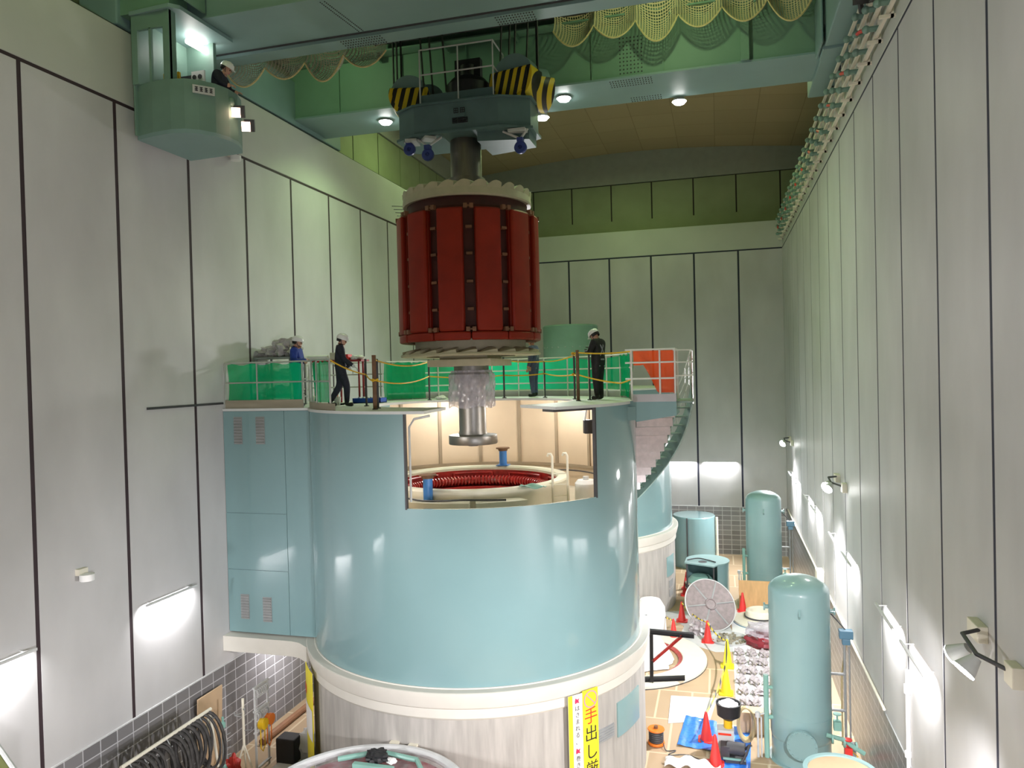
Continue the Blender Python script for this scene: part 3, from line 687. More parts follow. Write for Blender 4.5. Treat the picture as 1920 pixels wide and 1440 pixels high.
b = MB(); b.ring(4.0, 4.03, 1.5, 1.78, BC, 6, aC - .31, aC - .17)
for k in range(5): z = 1.53 + .055 * k; b.ring(4.03, 4.045, z, z + .02, BC, 6, aC - .305, aC - .175)
b.build('vent_grille', 'grey', P1, smooth=20)
aD = radians(-14)
b = MB(); b.ring(4.0, 4.035, 1.3, 2.05, C3, 6, aD - .1, aD + .1); b.build('access_panel', 'tealtank', P2, smooth=20)
b = MB(); b.ring(4.0, 4.03, .85, 1.12, C3, 6, aD - .05, aD + .05); b.ring(4.0, 4.03, .5, .78, C3, 6, aD - .05, aD + .05); b.build('name_board', 'grey', P2, smooth=20)
for x in (-6.35, -5.95):
    a = atan2(-3.98, x - BC[0]); b = MB(); q = onring(BC, 4.06, a, 1.9); b.box((q[0] - .03, q[1] - .06, 1.5), (q[0] + .03, q[1] + .05, 1.95)); b.box((q[0] - .09, q[1] - .06, 1.93), (q[0] + .09, q[1] + .05, 1.98)); b.build('support_bracket', 'cream', P1, smooth=0)

# ------------------------------------------------------------------ warning banners (lettering follows the curve)
def text_mesh(s, size):
    cu = bpy.data.curves.new('t', 'FONT'); cu.body = s; cu.size = size; cu.align_x = 'CENTER'; cu.align_y = 'CENTER'; cu.resolution_u = 3
    o = bpy.data.objects.new('t', cu); COL.objects.link(o); dg = bpy.context.evaluated_depsgraph_get(); me = bpy.data.meshes.new_from_object(o.evaluated_get(dg))
    vs = [v.co.copy() for v in me.vertices]; fs = [tuple(p.vertices) for p in me.polygons]
    bpy.data.objects.remove(o); bpy.data.curves.remove(cu); bpy.data.meshes.remove(me); return vs, fs
def banner(name, label, a0, w, ztop, L, R, bg, border, items):
    t = thing(name, label, 'banner', onring(BC, R, a0, ztop - L), 'warning banners on the concrete pedestal' if False else None)
    b = MB(); n = 8; aw = w / R
    b.ring(R, R + .012, ztop - L, ztop, BC, n, a0, a0 + aw, 0)
    if border: b.ring(R + .012, R + .016, ztop - L, ztop, BC, 2, a0, a0 + border[1] / R, 1)
    b.build('cloth', [bg, border[0] if border else bg], t, smooth=20)
    for nm, mat, u, v, vs, fs in items:
        m = MB(); m.add([onring(BC, R + .02, a0 + (u + p.x) / R, ztop - v + p.y) for p in vs], fs); m.build(nm, mat, t, smooth=0)
    return t
aB = atan2(14.595 - BC[1], -3.068 - BC[0])
def poly(pts): return [Vector((x, y, 0)) for x, y in pts], [tuple(range(len(pts)))]
def ringpoly(r0, r1, n=28):
    vs = []; fs = []
    for i in range(n):
        a = 2 * pi * i / n; vs += [Vector((r0 * cos(a), r0 * sin(a), 0)), Vector((r1 * cos(a), r1 * sin(a), 0))]
    for i in range(n): j = (i + 1) % n; fs.append((2 * i, 2 * j, 2 * j + 1, 2 * i + 1))
    return vs, fs
arrow = poly([(-.055, .0), (-.04, .07), (0, .03), (.05, .05), (.03, 0), (.05, -.05), (0, -.03), (-.05, -.05)])
items = []
vv = .13
for grp in (('\u306f', '\u3055', '\u307e', '\u308c', '\u308b', '\u3001'), ('\u5dfb', '\u304d', '\u8fbc', '\u307e', '\u308c')):
    items.append(('arrow_mark', 'inkpink', .21, vv, *arrow)); vv += .15
    for ch in grp: items.append(('lettering', 'ink', .21, vv, *text_mesh(ch, .12))); vv += .135
    vv += .05
banner('warning_banner', 'white vertical warning banner with small black lettering and crimson arrows', aB, .34, 2.77, 2.6, 4.17, 'bannerw', ('bannery', .1), items)
items = [('prohibition_ring', 'inkviolet', .2, .2, *ringpoly(.15, .175)), ('prohibition_bar', 'inkviolet', .2, .2, *poly([(-.115, .1), (-.1, .115), (.115, -.1), (.1, -.115)]))]
items.append(('lettering', 'inkred', .2, .56, *text_mesh('\u624b', .36)))
for k, ch in enumerate(('\u51fa', '\u3057', '\u53b3', '\u7981')): items.append(('lettering', 'ink', .2, .92 + .36 * k, *text_mesh(ch, .35)))
banner('warning_banner', 'yellow vertical warning banner with red and black characters under a prohibition ring', aB + .34 / 4.17 + .002, .40, 2.80, 2.6, 4.17, 'bannery', None, items)
aL = radians(211.5)
items = [('colour_block', 'inkred', .3, .6, *poly([(-.2, .1), (0, .1), (.2, .1), (.2, -.1), (0, -.1), (-.2, -.1)])), ('colour_block', 'bannerw', .57, 1.2, *poly([(-.57 + .14 * i, .35) for i in range(9)] + [(.55 - .14 * i, -.35) for i in range(9)]))]
banner('warning_banner', 'yellow banner seen edge-on at the pedestal\'s left side', aL - .03, 1.15, 2.72, 2.3, 4.17, 'bannery', None, items)

# ------------------------------------------------------------------ stator and gear inside the housing
st = thing('stator', 'red varnished stator winding in a cream ring inside the open housing', 'stator', (BC[0], BC[1], 5.98))
b = MB(); b.lathe([(2.0, 5.98), (2.3, 5.98), (2.3, 6.66), (2.26, 6.7), (2.04, 6.7), (2.0, 6.66)], BC, 90, closedprof=True); b.build('frame_ring', 'cream', st, smooth=30)
b = MB(); b.lathe([(2.0, 6.6), (1.99, 6.2), (1.74, 6.12), (1.70, 5.99), (2.0, 5.99)], BC, 90); b.lathe([(1.78, 6.16), (1.72, 6.2), (1.7, 6.05)], BC, 90); b.build('core', 'redc', st, smooth=20)
b = MB(); N = 720; path = [onring(BC, 1.86, 2 * pi * i / N, 6.34) for i in range(N)]
b.tube(path, .1, 10, closed=True, rs=[.105 + .022 * (1 if i % 6 < 3 else -1) for i in range(N)]); b.build('end_winding', 'redc', st, smooth=60)
for k in range(8):
    a = radians(5 + 45 * k); b = MB(); b.tube([onring(BC, 1.95, a, 6.4)] + [onring(BC, 1.96, a + t * .045, 6.53) for t in range(0, 13)] + [onring(BC, 1.95, a + 12 * .045, 6.4)], .03, 6); b.build('connection_bar', 'redc', st)
for a0, a1 in ((radians(-108), radians(-75)), (radians(-72), radians(-48))):
    b = MB(); b.ring(2.32, 2.75, 5.98, 6.5, BC, 10, a0, a1); b.build('air_cooler_cover', 'cream', st, smooth=20)
def jack(x, y, z0, z1, lab):
    t = thing('jack_post', lab, 'jack post', (x, y, z0)); b = MB(); b.cyl((x, y, z0), (x, y, z1), .105, n=20); b.box((x - .16, y - .16, z0), (x + .16, y + .16, z0 + .02)); b.build('tube', 'bluepost', t)
    b = MB(); b.cyl((x, y, z1), (x, y, z1 + .06), .12, .14, 20); b.cyl((x, y, z1 + .06), (x, y, z1 + .09), .19, n=20); b.build('head_plate', 'rust', t)
jack(-6.17, 15.25, 5.98, 6.98, 'blue jack post with rusty head plate in front of the stator ring'); jack(-5.77, 19.78, 6.70, 7.1, 'blue jack post with rusty head plate behind the stator ring')
t = thing('access_ladder', 'cream ladder with hooked tops beside the stator ring', 'ladder', (-3.56, 16.8, 5.98))
for x, y in ((-3.72, 16.75), (-3.40, 16.9)):
    b = MB(); b.tube([(x, y, 5.98), (x, y, 7.3), (x - .03, y, 7.36), (x - .09, y, 7.36), (x - .11, y, 7.3)], .028, 8); b.build('side_rail', 'cream', t)
for k in range(4):
    z = 6.15 + .25 * k; b = MB(); b.cyl((-3.72, 16.75, z), (-3.40, 16.9, z), .014, n=6); b.build('rung', 'cream', t)
t = thing('white_drum', 'squat white drum on the inner floor beside the ladder', 'drum', (-3.05, 17.3, 5.98))
b = MB(); b.lathe([(0, 5.98), (.26, 5.98), (.26, 6.62), (.2, 6.7), (0, 6.7)], (-3.05, 17.3), 24); b.build('body', 'white', t)
b = MB(); b.cyl((-3.05, 17.3, 6.7), (-3.05, 17.3, 6.78), .07, n=12); b.build('cap', 'lgrey', t)
b = MB(); b.grid(lambda u, v: (-4.3 + .55 * u, 15.95 + .4 * v - .1 * u, 6.715 + .03 * sin(7 * u + 5 * v)), 10, 8); tag(b.build('green_sheet', 'greenp', solid=.01, at=(-4.3, 15.9, 6.7)), 'pale green sheet lying over the stator ring edge', 'sheet')
def cable(name, pts, r, mat, label, cat='cable', group=None, n=6, at=None):
    # smooth Catmull-Rom through the points
    P = [Vector(p) for p in pts]; out = []
    for i in range(len(P) - 1):
        p0 = P[max(0, i - 1)]; p1 = P[i]; p2 = P[i + 1]; p3 = P[min(len(P) - 1, i + 2)]
        for k in range(6):
            t = k / 6; out.append(.5 * ((2 * p1) + (p2 - p0) * t + (2 * p0 - 5 * p1 + 4 * p2 - p3) * t * t + (3 * p1 - p0 - 3 * p2 + p3) * t ** 3))
    out.append(P[-1]); b = MB(); b.tube(out, r, n); return tag(b.build(name, mat, at=P[0]), label, cat, group)
cable('power_cable', [onring(BC, 2.62 + .1 * sin(3 * k), radians(-108 + 10 * k), 6.53 if k % 3 else 6.56) for k in range(6)], .022, 'dark', 'dark cable trailing over the cream covers at the housing opening')
cable('wall_cable', [onring(BC, 3.72, radians(160 - 12 * k), 6.42 + .03 * sin(2.4 * k)) for k in range(13)], .018, 'dark', 'dark cable run along the beige lining behind the stator')
for k in range(5):
    x, y = -6.0 + .12 * (k % 3) - .3, 14.3 + .16 * (k // 2); b = MB(); b.tube([(x + .16 * cos(a * .7), y + .16 * sin(a * .7), 6.02 + .01 * a) for a in range(0, 18)], .022, 6); tag(b.build('cable_coil', 'dark', at=(x, y, 5.98)), 'dark cable coils heaped inside the lower left corner of the opening', 'cable coil', 'cable coils at the opening')
t = thing('work_floodlight', 'black work floodlight hanging at the opening\'s right upper corner', 'floodlight', (-2.75, 16.2, 8.3))
b = MB(); b.cbox((-2.78, 16.2, 8.02), (.2, .16, .3), rz=.4); b.build('lamp_body', 'black', t, smooth=0, bevel=.02)
b = MB(); b.tube([(-2.86, 16.2, 8.1), (-2.8, 16.2, 8.42), (-2.68, 16.22, 8.42), (-2.66, 16.2, 8.1)], .02, 6); b.build('hanging_hook', 'lgrey', t)

# ------------------------------------------------------------------ railings round the platform
def rail_run(t, pts, zs, posts, r=.02, pr=.022, mat='stain', railname='rail'):
    for z in zs:
        b = MB(); b.tube([(p[0], p[1], DZ + z) for p in pts], r, 7); b.build(railname, mat, t)
    for p in posts:
        b = MB(); b.tube([(p[0], p[1], DZ), (p[0], p[1], DZ + max(zs))], pr, 7); b.build('post', mat, t)
def sheet(pts, z0, z1, wav=.03, nv=8):
    P = [Vector((p[0], p[1], 0)) for p in pts]; b = MB(); k = len(P) - 1
    def fn(u, v):
        x = u * k; i = min(k - 1, int(x)); q = P[i].lerp(P[i + 1], x - i); s = sin(u * k * 1.7 + 3 * v) * wav + sin(u * 41 + 5 * v) * wav * .4
        d = (P[i + 1] - P[i]).normalized(); return (q.x - d.y * s, q.y + d.x * s, DZ + z0 + (z1 - z0) * v + wav * .8 * sin(u * 23) * v)
    b.grid(fn, k * 6, nv); return b
fr = thing('platform_railing', 'stainless railing with green mesh along the front of the side platform', 'railing', (-10.5, 15.8, DZ))
ptsA = [(XL + .04, 15.84), (-10.6, 15.84), (-9.46, 15.84)]; arcA = [onring(BC, 3.86, radians(a), 0) for a in range(209, 238, 3)]
rail_run(fr, ptsA + arcA, (.62, 1.1), [(XL + .04, 15.84), (-10.75, 15.84), (-9.52, 15.84)] + [arcA[1], arcA[5], arcA[9]])
b = MB(); b.box((XL + .06, 15.80, DZ), (-9.5, 15.82, DZ + .2)); b.build('toe_board', 'toe', fr, smooth=0)
b = MB(); b.ring(3.90, 3.92, DZ, DZ + .15, BC, 14, radians(209), radians(240)); b.build('toe_board', 'toe', fr, smooth=20)
b = sheet([(XL + .08, 15.9), (-10.9, 15.88), (-10.2, 15.9), (-9.55, 15.88)], .16, 1.06); b.build('safety_mesh', 'gmesh', fr, smooth=60)
b = sheet([onring(BC, 3.80, radians(a), 0) for a in range(209, 237, 5)], .16, 1.05); b.build('safety_mesh', 'gmesh', fr, smooth=60)
rr = thing('platform_railing', 'curved railing with green mesh behind the open shaft', 'railing', (-5.8, 21.4, DZ))
arcB = [onring(BC, 3.84, radians(a), 0) for a in range(148, -1, -4)]
rail_run(rr, [(-9.3, 19.84)] + arcB, (.38, .76, 1.1), arcB[::3], mat='railwhite')
b = MB(); b.ring(3.87, 3.885, DZ, DZ + .16, BC, 60, radians(0), radians(148)); b.build('toe_board', 'toegrey', rr, smooth=20)
b = sheet([onring(BC, 3.89, radians(a), 0) for a in range(147, 12, -4)], .2, 1.04, .045); b.build('safety_mesh', 'gmesh', rr, smooth=60)
b = sheet([onring(BC, 3.78, radians(a), 0) for a in (26, 20, 14, 8, 2)], .05, 1.08, .03); b.build('safety_mesh', 'gmesh', rr, smooth=60)
b = sheet([onring(BC, 3.78, radians(a), 0) for a in (150, 145, 140, 135, 130)], .03, 1.06, .03); b.build('safety_mesh', 'gmesh', rr, smooth=60)
r3 = thing('platform_railing', 'stainless railing along the rear of the side platform', 'railing', (-10.5, 19.8, DZ))
rail_run(r3, [(XL + .05, 19.84), (-9.34, 19.84)], (.4, .76, 1.1), [(XL + .05, 19.84), (-10.5, 19.84), (-9.4, 19.84)])

# landing and spiral stair on the right
ld = thing('spiral_stair', 'steel stair curving down round the right side of the opened housing', 'stair', (-1.5, 17.8, BZ))
x0, x1, y0, y1 = BC[0] + 3.93, -.95, 17.0, 18.45
b = MB(); b.box((x0, y0 + .065, 8.40), (x1 - .045, y1, DZ)); b.build('landing', 'deck', ld, smooth=0)
b = MB(); b.box((x0 + .05, y0 - .02, DZ - .02), (x1 + .02, y0, DZ + .15)); b.build('toe_board', 'toegrey', ld, smooth=0)
b = MB(); b.prism([(x0 - .12, 8.53), (x1 + .02, 8.53), (x1 + .02, 8.2), (x0 + .1, 8.06), (x0 - .02, 8.25)], y0 + .0, y0 + .06, plane='xz'); b.box((x1 - .04, y0 + .061, 8.2), (x1 + .02, y1, 8.535)); b.build('fascia', 'teal', ld, smooth=0)
b = MB(); b.prism([(x0 + .1, y0), (x0 + .1, y0 + .3), (x0 - .25, y0 - .2)], 8.1, 8.4); b.build('bracket', 'teal', ld, smooth=0)
def zs_(t): return DZ - 4.1 * max(0, t - .2)
T0, T1, NS = .2, 1.35, 20
for k in range(NS):
    t0 = T0 + (T1 - T0) * k / NS; t1 = T0 + (T1 - T0) * (k + 1) / NS; z = DZ - .235 * (k + 1)
    b = MB(); b.ring(3.96, 5.25, z - .03, z, BC, 4, t0, t1 + .01); tr_ = b.build('tread', 'stairgreen', ld, smooth=20)
    b = MB(); b.ring(3.99, 4.88, z - .24, z - .032, BC, 4, t0 - .005, t1 - .004); b.build('cover_sheet', 'pinkwhite', tr_, smooth=20)
def stringer(R, dz0, dz1, th):
    b = MB(); n = 40; vs = []; fs = []
    for i in range(n + 1):
        t = T0 - .06 + (T1 - T0 + .06) * i / n; z = DZ - .235 * NS * (t - T0) / (T1 - T0)
        for r, d in ((R, dz0), (R + th, dz0), (R + th, dz1), (R, dz1)): vs.append(onring(BC, r, t, z + d))
    for i in range(n):
        for j in range(4): fs.append((4 * i + j, 4 * i + (j + 1) % 4, 4 * i + 4 + (j + 1) % 4, 4 * i + 4 + j))
    fs += [(0, 1, 2, 3), (4 * n + 3, 4 * n + 2, 4 * n + 1, 4 * n)]; b.add(vs, fs); return b
stringer(4.89, -.33, .05, .04).build('stringer', 'stairgreen', ld, smooth=30)
stringer(5.25, -.38, .12, .04).build('stringer', 'stairgreen', ld, smooth=30)
for dz in (.55, .85, 1.12):
    b = MB(); P = [onring(BC, 5.27, -.08 + .02 * i, DZ + dz) for i in range(14)] + [onring(BC, 5.27, T0 + (T1 - T0) * i / 20, DZ + dz - .235 * NS * i / 20) for i in range(1, 21)]
    b.tube([(x1, y0 + .03, DZ + dz)] + P, .016, 6); b.build('handrail', 'railwhite', ld)
for t in [0, .12, .22] + [.3 + .14 * i for i in range(7)]:
    z = DZ - .235 * NS * max(0, t - T0) / (T1 - T0); b = MB(); b.tube([onring(BC, 5.27, t, z - .1), onring(BC, 5.27, t, z + 1.12)], .018, 6); b.build('baluster', 'stain', ld)
b = MB(); b.ring(4.9, 5.27, DZ - .06, DZ - .02, BC, 8, -.1, .21); b.build('outer_tread_plate', 'yellow' if False else 'stairgreen', ld, smooth=20)
lr = thing('landing_railing', 'white railing with orange mesh round the stair landing', 'railing', (-1.45, 17.0, DZ))
rail_run(lr, [(x0 - .12, y0 + .03), (x1, y0 + .03), (x1, y1 - .3)], (.5, .86, 1.15), [(x0 + .02, y0 + .03), (-1.28, y0 + .03), (x1, y0 + .03), (x1, y1 - .3)], mat='railwhite')
def om(u, v):
    zb = .18 + (.62 if u < .25 else .62 * max(0, 1 - (u - .25) / .35) if u < .6 else 0) + .25 * max(0, .2 - abs(u - .4))
    return (x0 + .06 + (x1 - x0 - .1) * u, y0 + .06 + .02 * sin(12 * u + 4 * v), DZ + zb + (1.12 - zb) * v)
b = MB(); b.grid(om, 24, 10); b.build('safety_mesh', 'omesh', lr, smooth=60)
b = MB(); b.grid(lambda u, v: (x1 - .04 + .015 * sin(9 * u), y0 + .08 + 1.0 * u, DZ + .16 + .95 * v), 12, 8); b.build('safety_mesh', 'omesh', lr, smooth=60)

# temporary posts and ropes round the open shaft
posts = [(-8.05, 16.2, .026, 1.12, 'slim dark barrier post beside the worker at the left rim'), (-7.02, 14.52, .045, 1.15, 'thick rusty barrier post at the left front rim'), (-7.18, 15.0, .026, 1.08, 'slim dark barrier post just behind the thick rusty one on the left'),
         (-7.75, 19.45, .026, 1.12, 'slim dark barrier post at the left rear of the shaft'), (-5.8, 20.16, .026, 1.16, 'slim barrier post behind the rotor shaft, right of the shaft'), (-4.62, 20.1, .02, 1.0, 'thinnest barrier post at the right rear of the shaft'),
         (-3.5, 18.55, .026, 1.18, 'slim dark barrier post left of the thick one at the right rim'), (-3.22, 17.5, .04, 1.2, 'thick brown barrier post at the right rim'), (-3.02, 17.95, .024, 1.1, 'slim dark barrier post at the standing worker\'s left foot')]
for i, (x, y, r, h, lab) in enumerate(posts):
    t = thing('barrier_post', lab, 'post', (x, y, DZ), 'temporary barrier posts round the shaft')
    b = MB(); b.cyl((x, y, DZ), (x, y, DZ + h), r, n=10); b.build('pole', 'rust' if r > .03 else 'dark', t)
    b = MB(); b.cyl((x, y, DZ), (x, y, DZ + .02), .06, n=12); b.build('foot_plate', 'dark', t)
def ropeline(pts, lab):
    P = []
    for i in range(len(pts) - 1):
        a = Vector(pts[i]); c = Vector(pts[i + 1]); L = (c - a).length
        for k in range(10): t = k / 10; q = a.lerp(c, t); q.z -= .05 * L * 4 * t * (1 - t) * .5; P.append(q)
    P.append(Vector(pts[-1])); b = MB(); b.tube(P, .017, 6); return tag(b.build('barrier_rope', 'rope', at=pts[0]), lab, 'rope', 'yellow barrier ropes')
pp = lambda i, h: (posts[i][0], posts[i][1], DZ + h)
ropeline([(arcA[9][0], arcA[9][1], DZ + 1.08), pp(0, .75), pp(1, .62), pp(3, .66), pp(4, .64), pp(5, .66), pp(6, .62), pp(7, .62), (x0 - .3, 17.4, DZ + .4), (x0 + .02, y0 + .05, DZ + .5)], 'lower yellow barrier rope at knee height round the shaft')
ropeline([pp(1, 1.1), pp(2, 1.04), pp(3, 1.06), pp(4, 1.05), pp(5, .99), pp(6, 1.1), pp(7, 1.14), (x0 + .02, y0 + .05, DZ + 1.12)], 'upper yellow barrier rope at waist height round the shaft')
for i, z in ((6, 1.15), (6, .62), (1, .62)):
    p = pp(i, z); b = MB(); b.tube([(p[0] + .07 * cos(a * .9) * (1 + .2 * sin(a)), p[1] + .06 * sin(a * .9), p[2] + .012 * ((a * 7) % 5 - 2)) for a in range(18)], .014, 6); tag(b.build('rope_coil', 'rope', at=p), 'knotted yellow rope coil on a barrier post at the right rim' if i == 6 else 'yellow rope coil at the thick rusty post on the left', 'rope coil', 'rope coils' if i == 6 else None)

# goods stored on the side platform
def lump(name, c, s, mat, label, cat, group=None, seed=0, amp=.18, parent=None):
    rnd = random.Random(seed); b = MB(); n, m = 22, 12; ph = [rnd.uniform(0, 6.3) for _ in range(6)]
    b.ball((0, 0, 0), 1, n, m)
    vs = []
    for x, y, z in b.v:
        k = 1 + amp * (sin(5 * x + ph[0]) * sin(4 * y + ph[1]) + .7 * sin(9 * z + ph[2] + 4 * x) + .5 * sin(13 * y + ph[3]))
        zz = max(-.75, z * k); vs.append((c[0] + x * k * s[0], c[1] + y * k * s[1], c[2] + (zz + .75) * s[2]))
    b.v = vs
    if parent is not None: return b.build(name, mat, parent, smooth=25)
    return tag(b.build(name, mat, smooth=25, at=c), label, cat, group)
sh = thing('storage_rack', 'steel storage rack of wrapped goods on the side platform', 'rack', (-11.1, 17.4, DZ))
for x in (-11.62, -10.62):
    for y in (17.05, 17.75):
        b = MB(); b.box((x, y, DZ), (x + .05, y + .05, DZ + 1.25)); b.build('leg', 'grey', sh, smooth=0)
for z in (.2, .66, 1.22):
    b = MB(); b.box((-11.64, 17.02, DZ + z), (-10.55, 17.82, DZ + z + .04)); b.build('shelf', 'grey', sh, smooth=0)
for i, (x, z, sx, sz) in enumerate(((-11.35, 1.26, .3, .16), (-10.95, 1.26, .32, .26), (-10.7, 1.26, .2, .14), (-11.3, .70, .3, .12), (-10.8, .70, .25, .15), (-11.2, .24, .3, .14), (-10.75, .24, .22, .16))):
    lump('wrapped_bundle', (x, 17.4, DZ + z), (sx, .3, sz), 'plasticd', ['bundle crumpled in clear plastic, left on the rack top', 'tallest crumpled clear-plastic bundle on the rack top', 'small clear-plastic bundle at the rack top\'s right end', 'wrapped bundle at left on the middle rack shelf', 'wrapped bundle at right on the middle rack shelf', 'wrapped bundle at left on the lowest rack shelf', 'wrapped bundle at right on the lowest rack shelf'][i], 'bundle', 'plastic-wrapped bundles on the rack', i, .3)
rd = thing('red_framed_bench', 'red framed bench behind the blue-shirted worker', 'bench', (-10.1, 18.9, DZ))
for x in (-10.9, -10.1, -9.55):
    b = MB(); b.box((x, 18.75, DZ), (x + .04, 18.79, DZ + 1.12)); b.box((x, 19.0, DZ), (x + .04, 19.04, DZ + 1.12)); b.build('leg', 'redframe', rd, smooth=0)
b = MB(); b.box((-10.95, 18.65, DZ + 1.12), (-9.4, 19.15, DZ + 1.17)); b.build('top', 'redframe', rd, smooth=0)
b = MB(); b.cyl((-11.3, 18.7, DZ + 1.25), (-10.45, 18.75, DZ + 1.25), .07, n=14); tag(b.build('paper_roll', 'white', at=(-10.9, 18.7, DZ + 1.17)), 'white roll lying on the red framed bench', 'roll')
b = MB(); b.cbox((-10.2, 18.85, DZ + 1.28), (.34, .3, .2)); tag(b.build('carton', 'cream', smooth=0, bevel=.01, at=(-10.2, 18.85, DZ + 1.17)), 'cream carton on the red framed bench', 'box')
b = MB(); b.cbox((-9.93, 18.85, DZ + 1.25), (.2, .25, .15)); tag(b.build('small_box', 'conered', smooth=0, bevel=.01, at=(-9.93, 18.85, DZ + 1.17)), 'small red box beside the cream carton on the bench', 'box')
lump('white_cloth', (-9.62, 18.9, DZ + 1.17), (.2, .2, .07), 'white', 'crumpled white cloth at the red bench\'s right end', 'cloth', None, 31)
t = thing('tool_crate', 'shallow blue crate on the deck behind the dark-clad worker', 'crate', (-8.95, 18.2, DZ))
b = MB(); b.box((-9.35, 18.0, DZ), (-8.55, 18.4, DZ + .02)); b.box((-9.35, 18.0, DZ), (-8.55, 18.02, DZ + .13)); b.box((-9.35, 18.38, DZ), (-8.55, 18.4, DZ + .13)); b.box((-9.35, 18.0, DZ), (-9.33, 18.4, DZ + .13)); b.box((-8.57, 18.0, DZ), (-8.55, 18.4, DZ + .13)); b.build('tray', 'bluebox', t, smooth=0)
b = MB()
for k in range(6): b.cbox((-9.2 + .1 * k, 18.2, DZ + .1), (.06, .25, .12), rz=.2 * k)
b.build('contents', 'white', t, smooth=0)
t = thing('pail', 'white pail at the feet of the dark-clad worker on the left', 'pail', (-9.3, 17.1, DZ)); b = MB(); b.lathe([(0, DZ), (.07, DZ), (.09, DZ + .2), (.08, DZ + .2), (.065, DZ + .02)], (-9.3, 17.1), 18); b.build('body', 'white', t)
b = MB(); b.cyl((-9.3, 17.1, DZ + .02), (-9.27, 17.08, DZ + .42), .012, n=6); b.build('handle', 'orange', t)
lump('white_rag', (-7.6, 19.95, DZ), (.16, .12, .06), 'white', 'small white rag on the deck at the left rear of the shaft', 'cloth', None, 5)
b = MB(); b.ball((-9.42, 16.15, DZ + .14), .13, sc=(.8, .6, 1)); tag(b.build('white_bag', 'white', at=(-9.42, 16.15, DZ)), 'small white bag hanging by the platform gate post', 'bag')

# ------------------------------------------------------------------ people
def skin_mesh(nodes, edges, root):
    me = bpy.data.meshes.new('s'); names = list(nodes); idx = {k: i for i, k in enumerate(names)}
    me.from_pydata([nodes[k][0] for k in names], [(idx[a], idx[c]) for a, c, _ in edges], [])
    o = bpy.data.objects.new('s', me); COL.objects.link(o)
    o.modifiers.new('skin', 'SKIN').use_smooth_shade = True
    sv = me.skin_vertices[0].data
    for k in names:
        r = nodes[k][1]; sv[idx[k]].radius = r if isinstance(r, tuple) else (r, r)
    sv[idx[root]].use_root = True
    sb = o.modifiers.new('sub', 'SUBSURF'); sb.levels = 2; sb.render_levels = 2
    dg = bpy.context.evaluated_depsgraph_get(); dg.update(); m2 = bpy.data.meshes.new_from_object(o.evaluated_get(dg))
    vs = [v.co.copy() for v in m2.vertices]; fs = [tuple(p.vertices) for p in m2.polygons]
    bpy.data.objects.remove(o); bpy.data.meshes.remove(me); bpy.data.meshes.remove(m2); return vs, fs
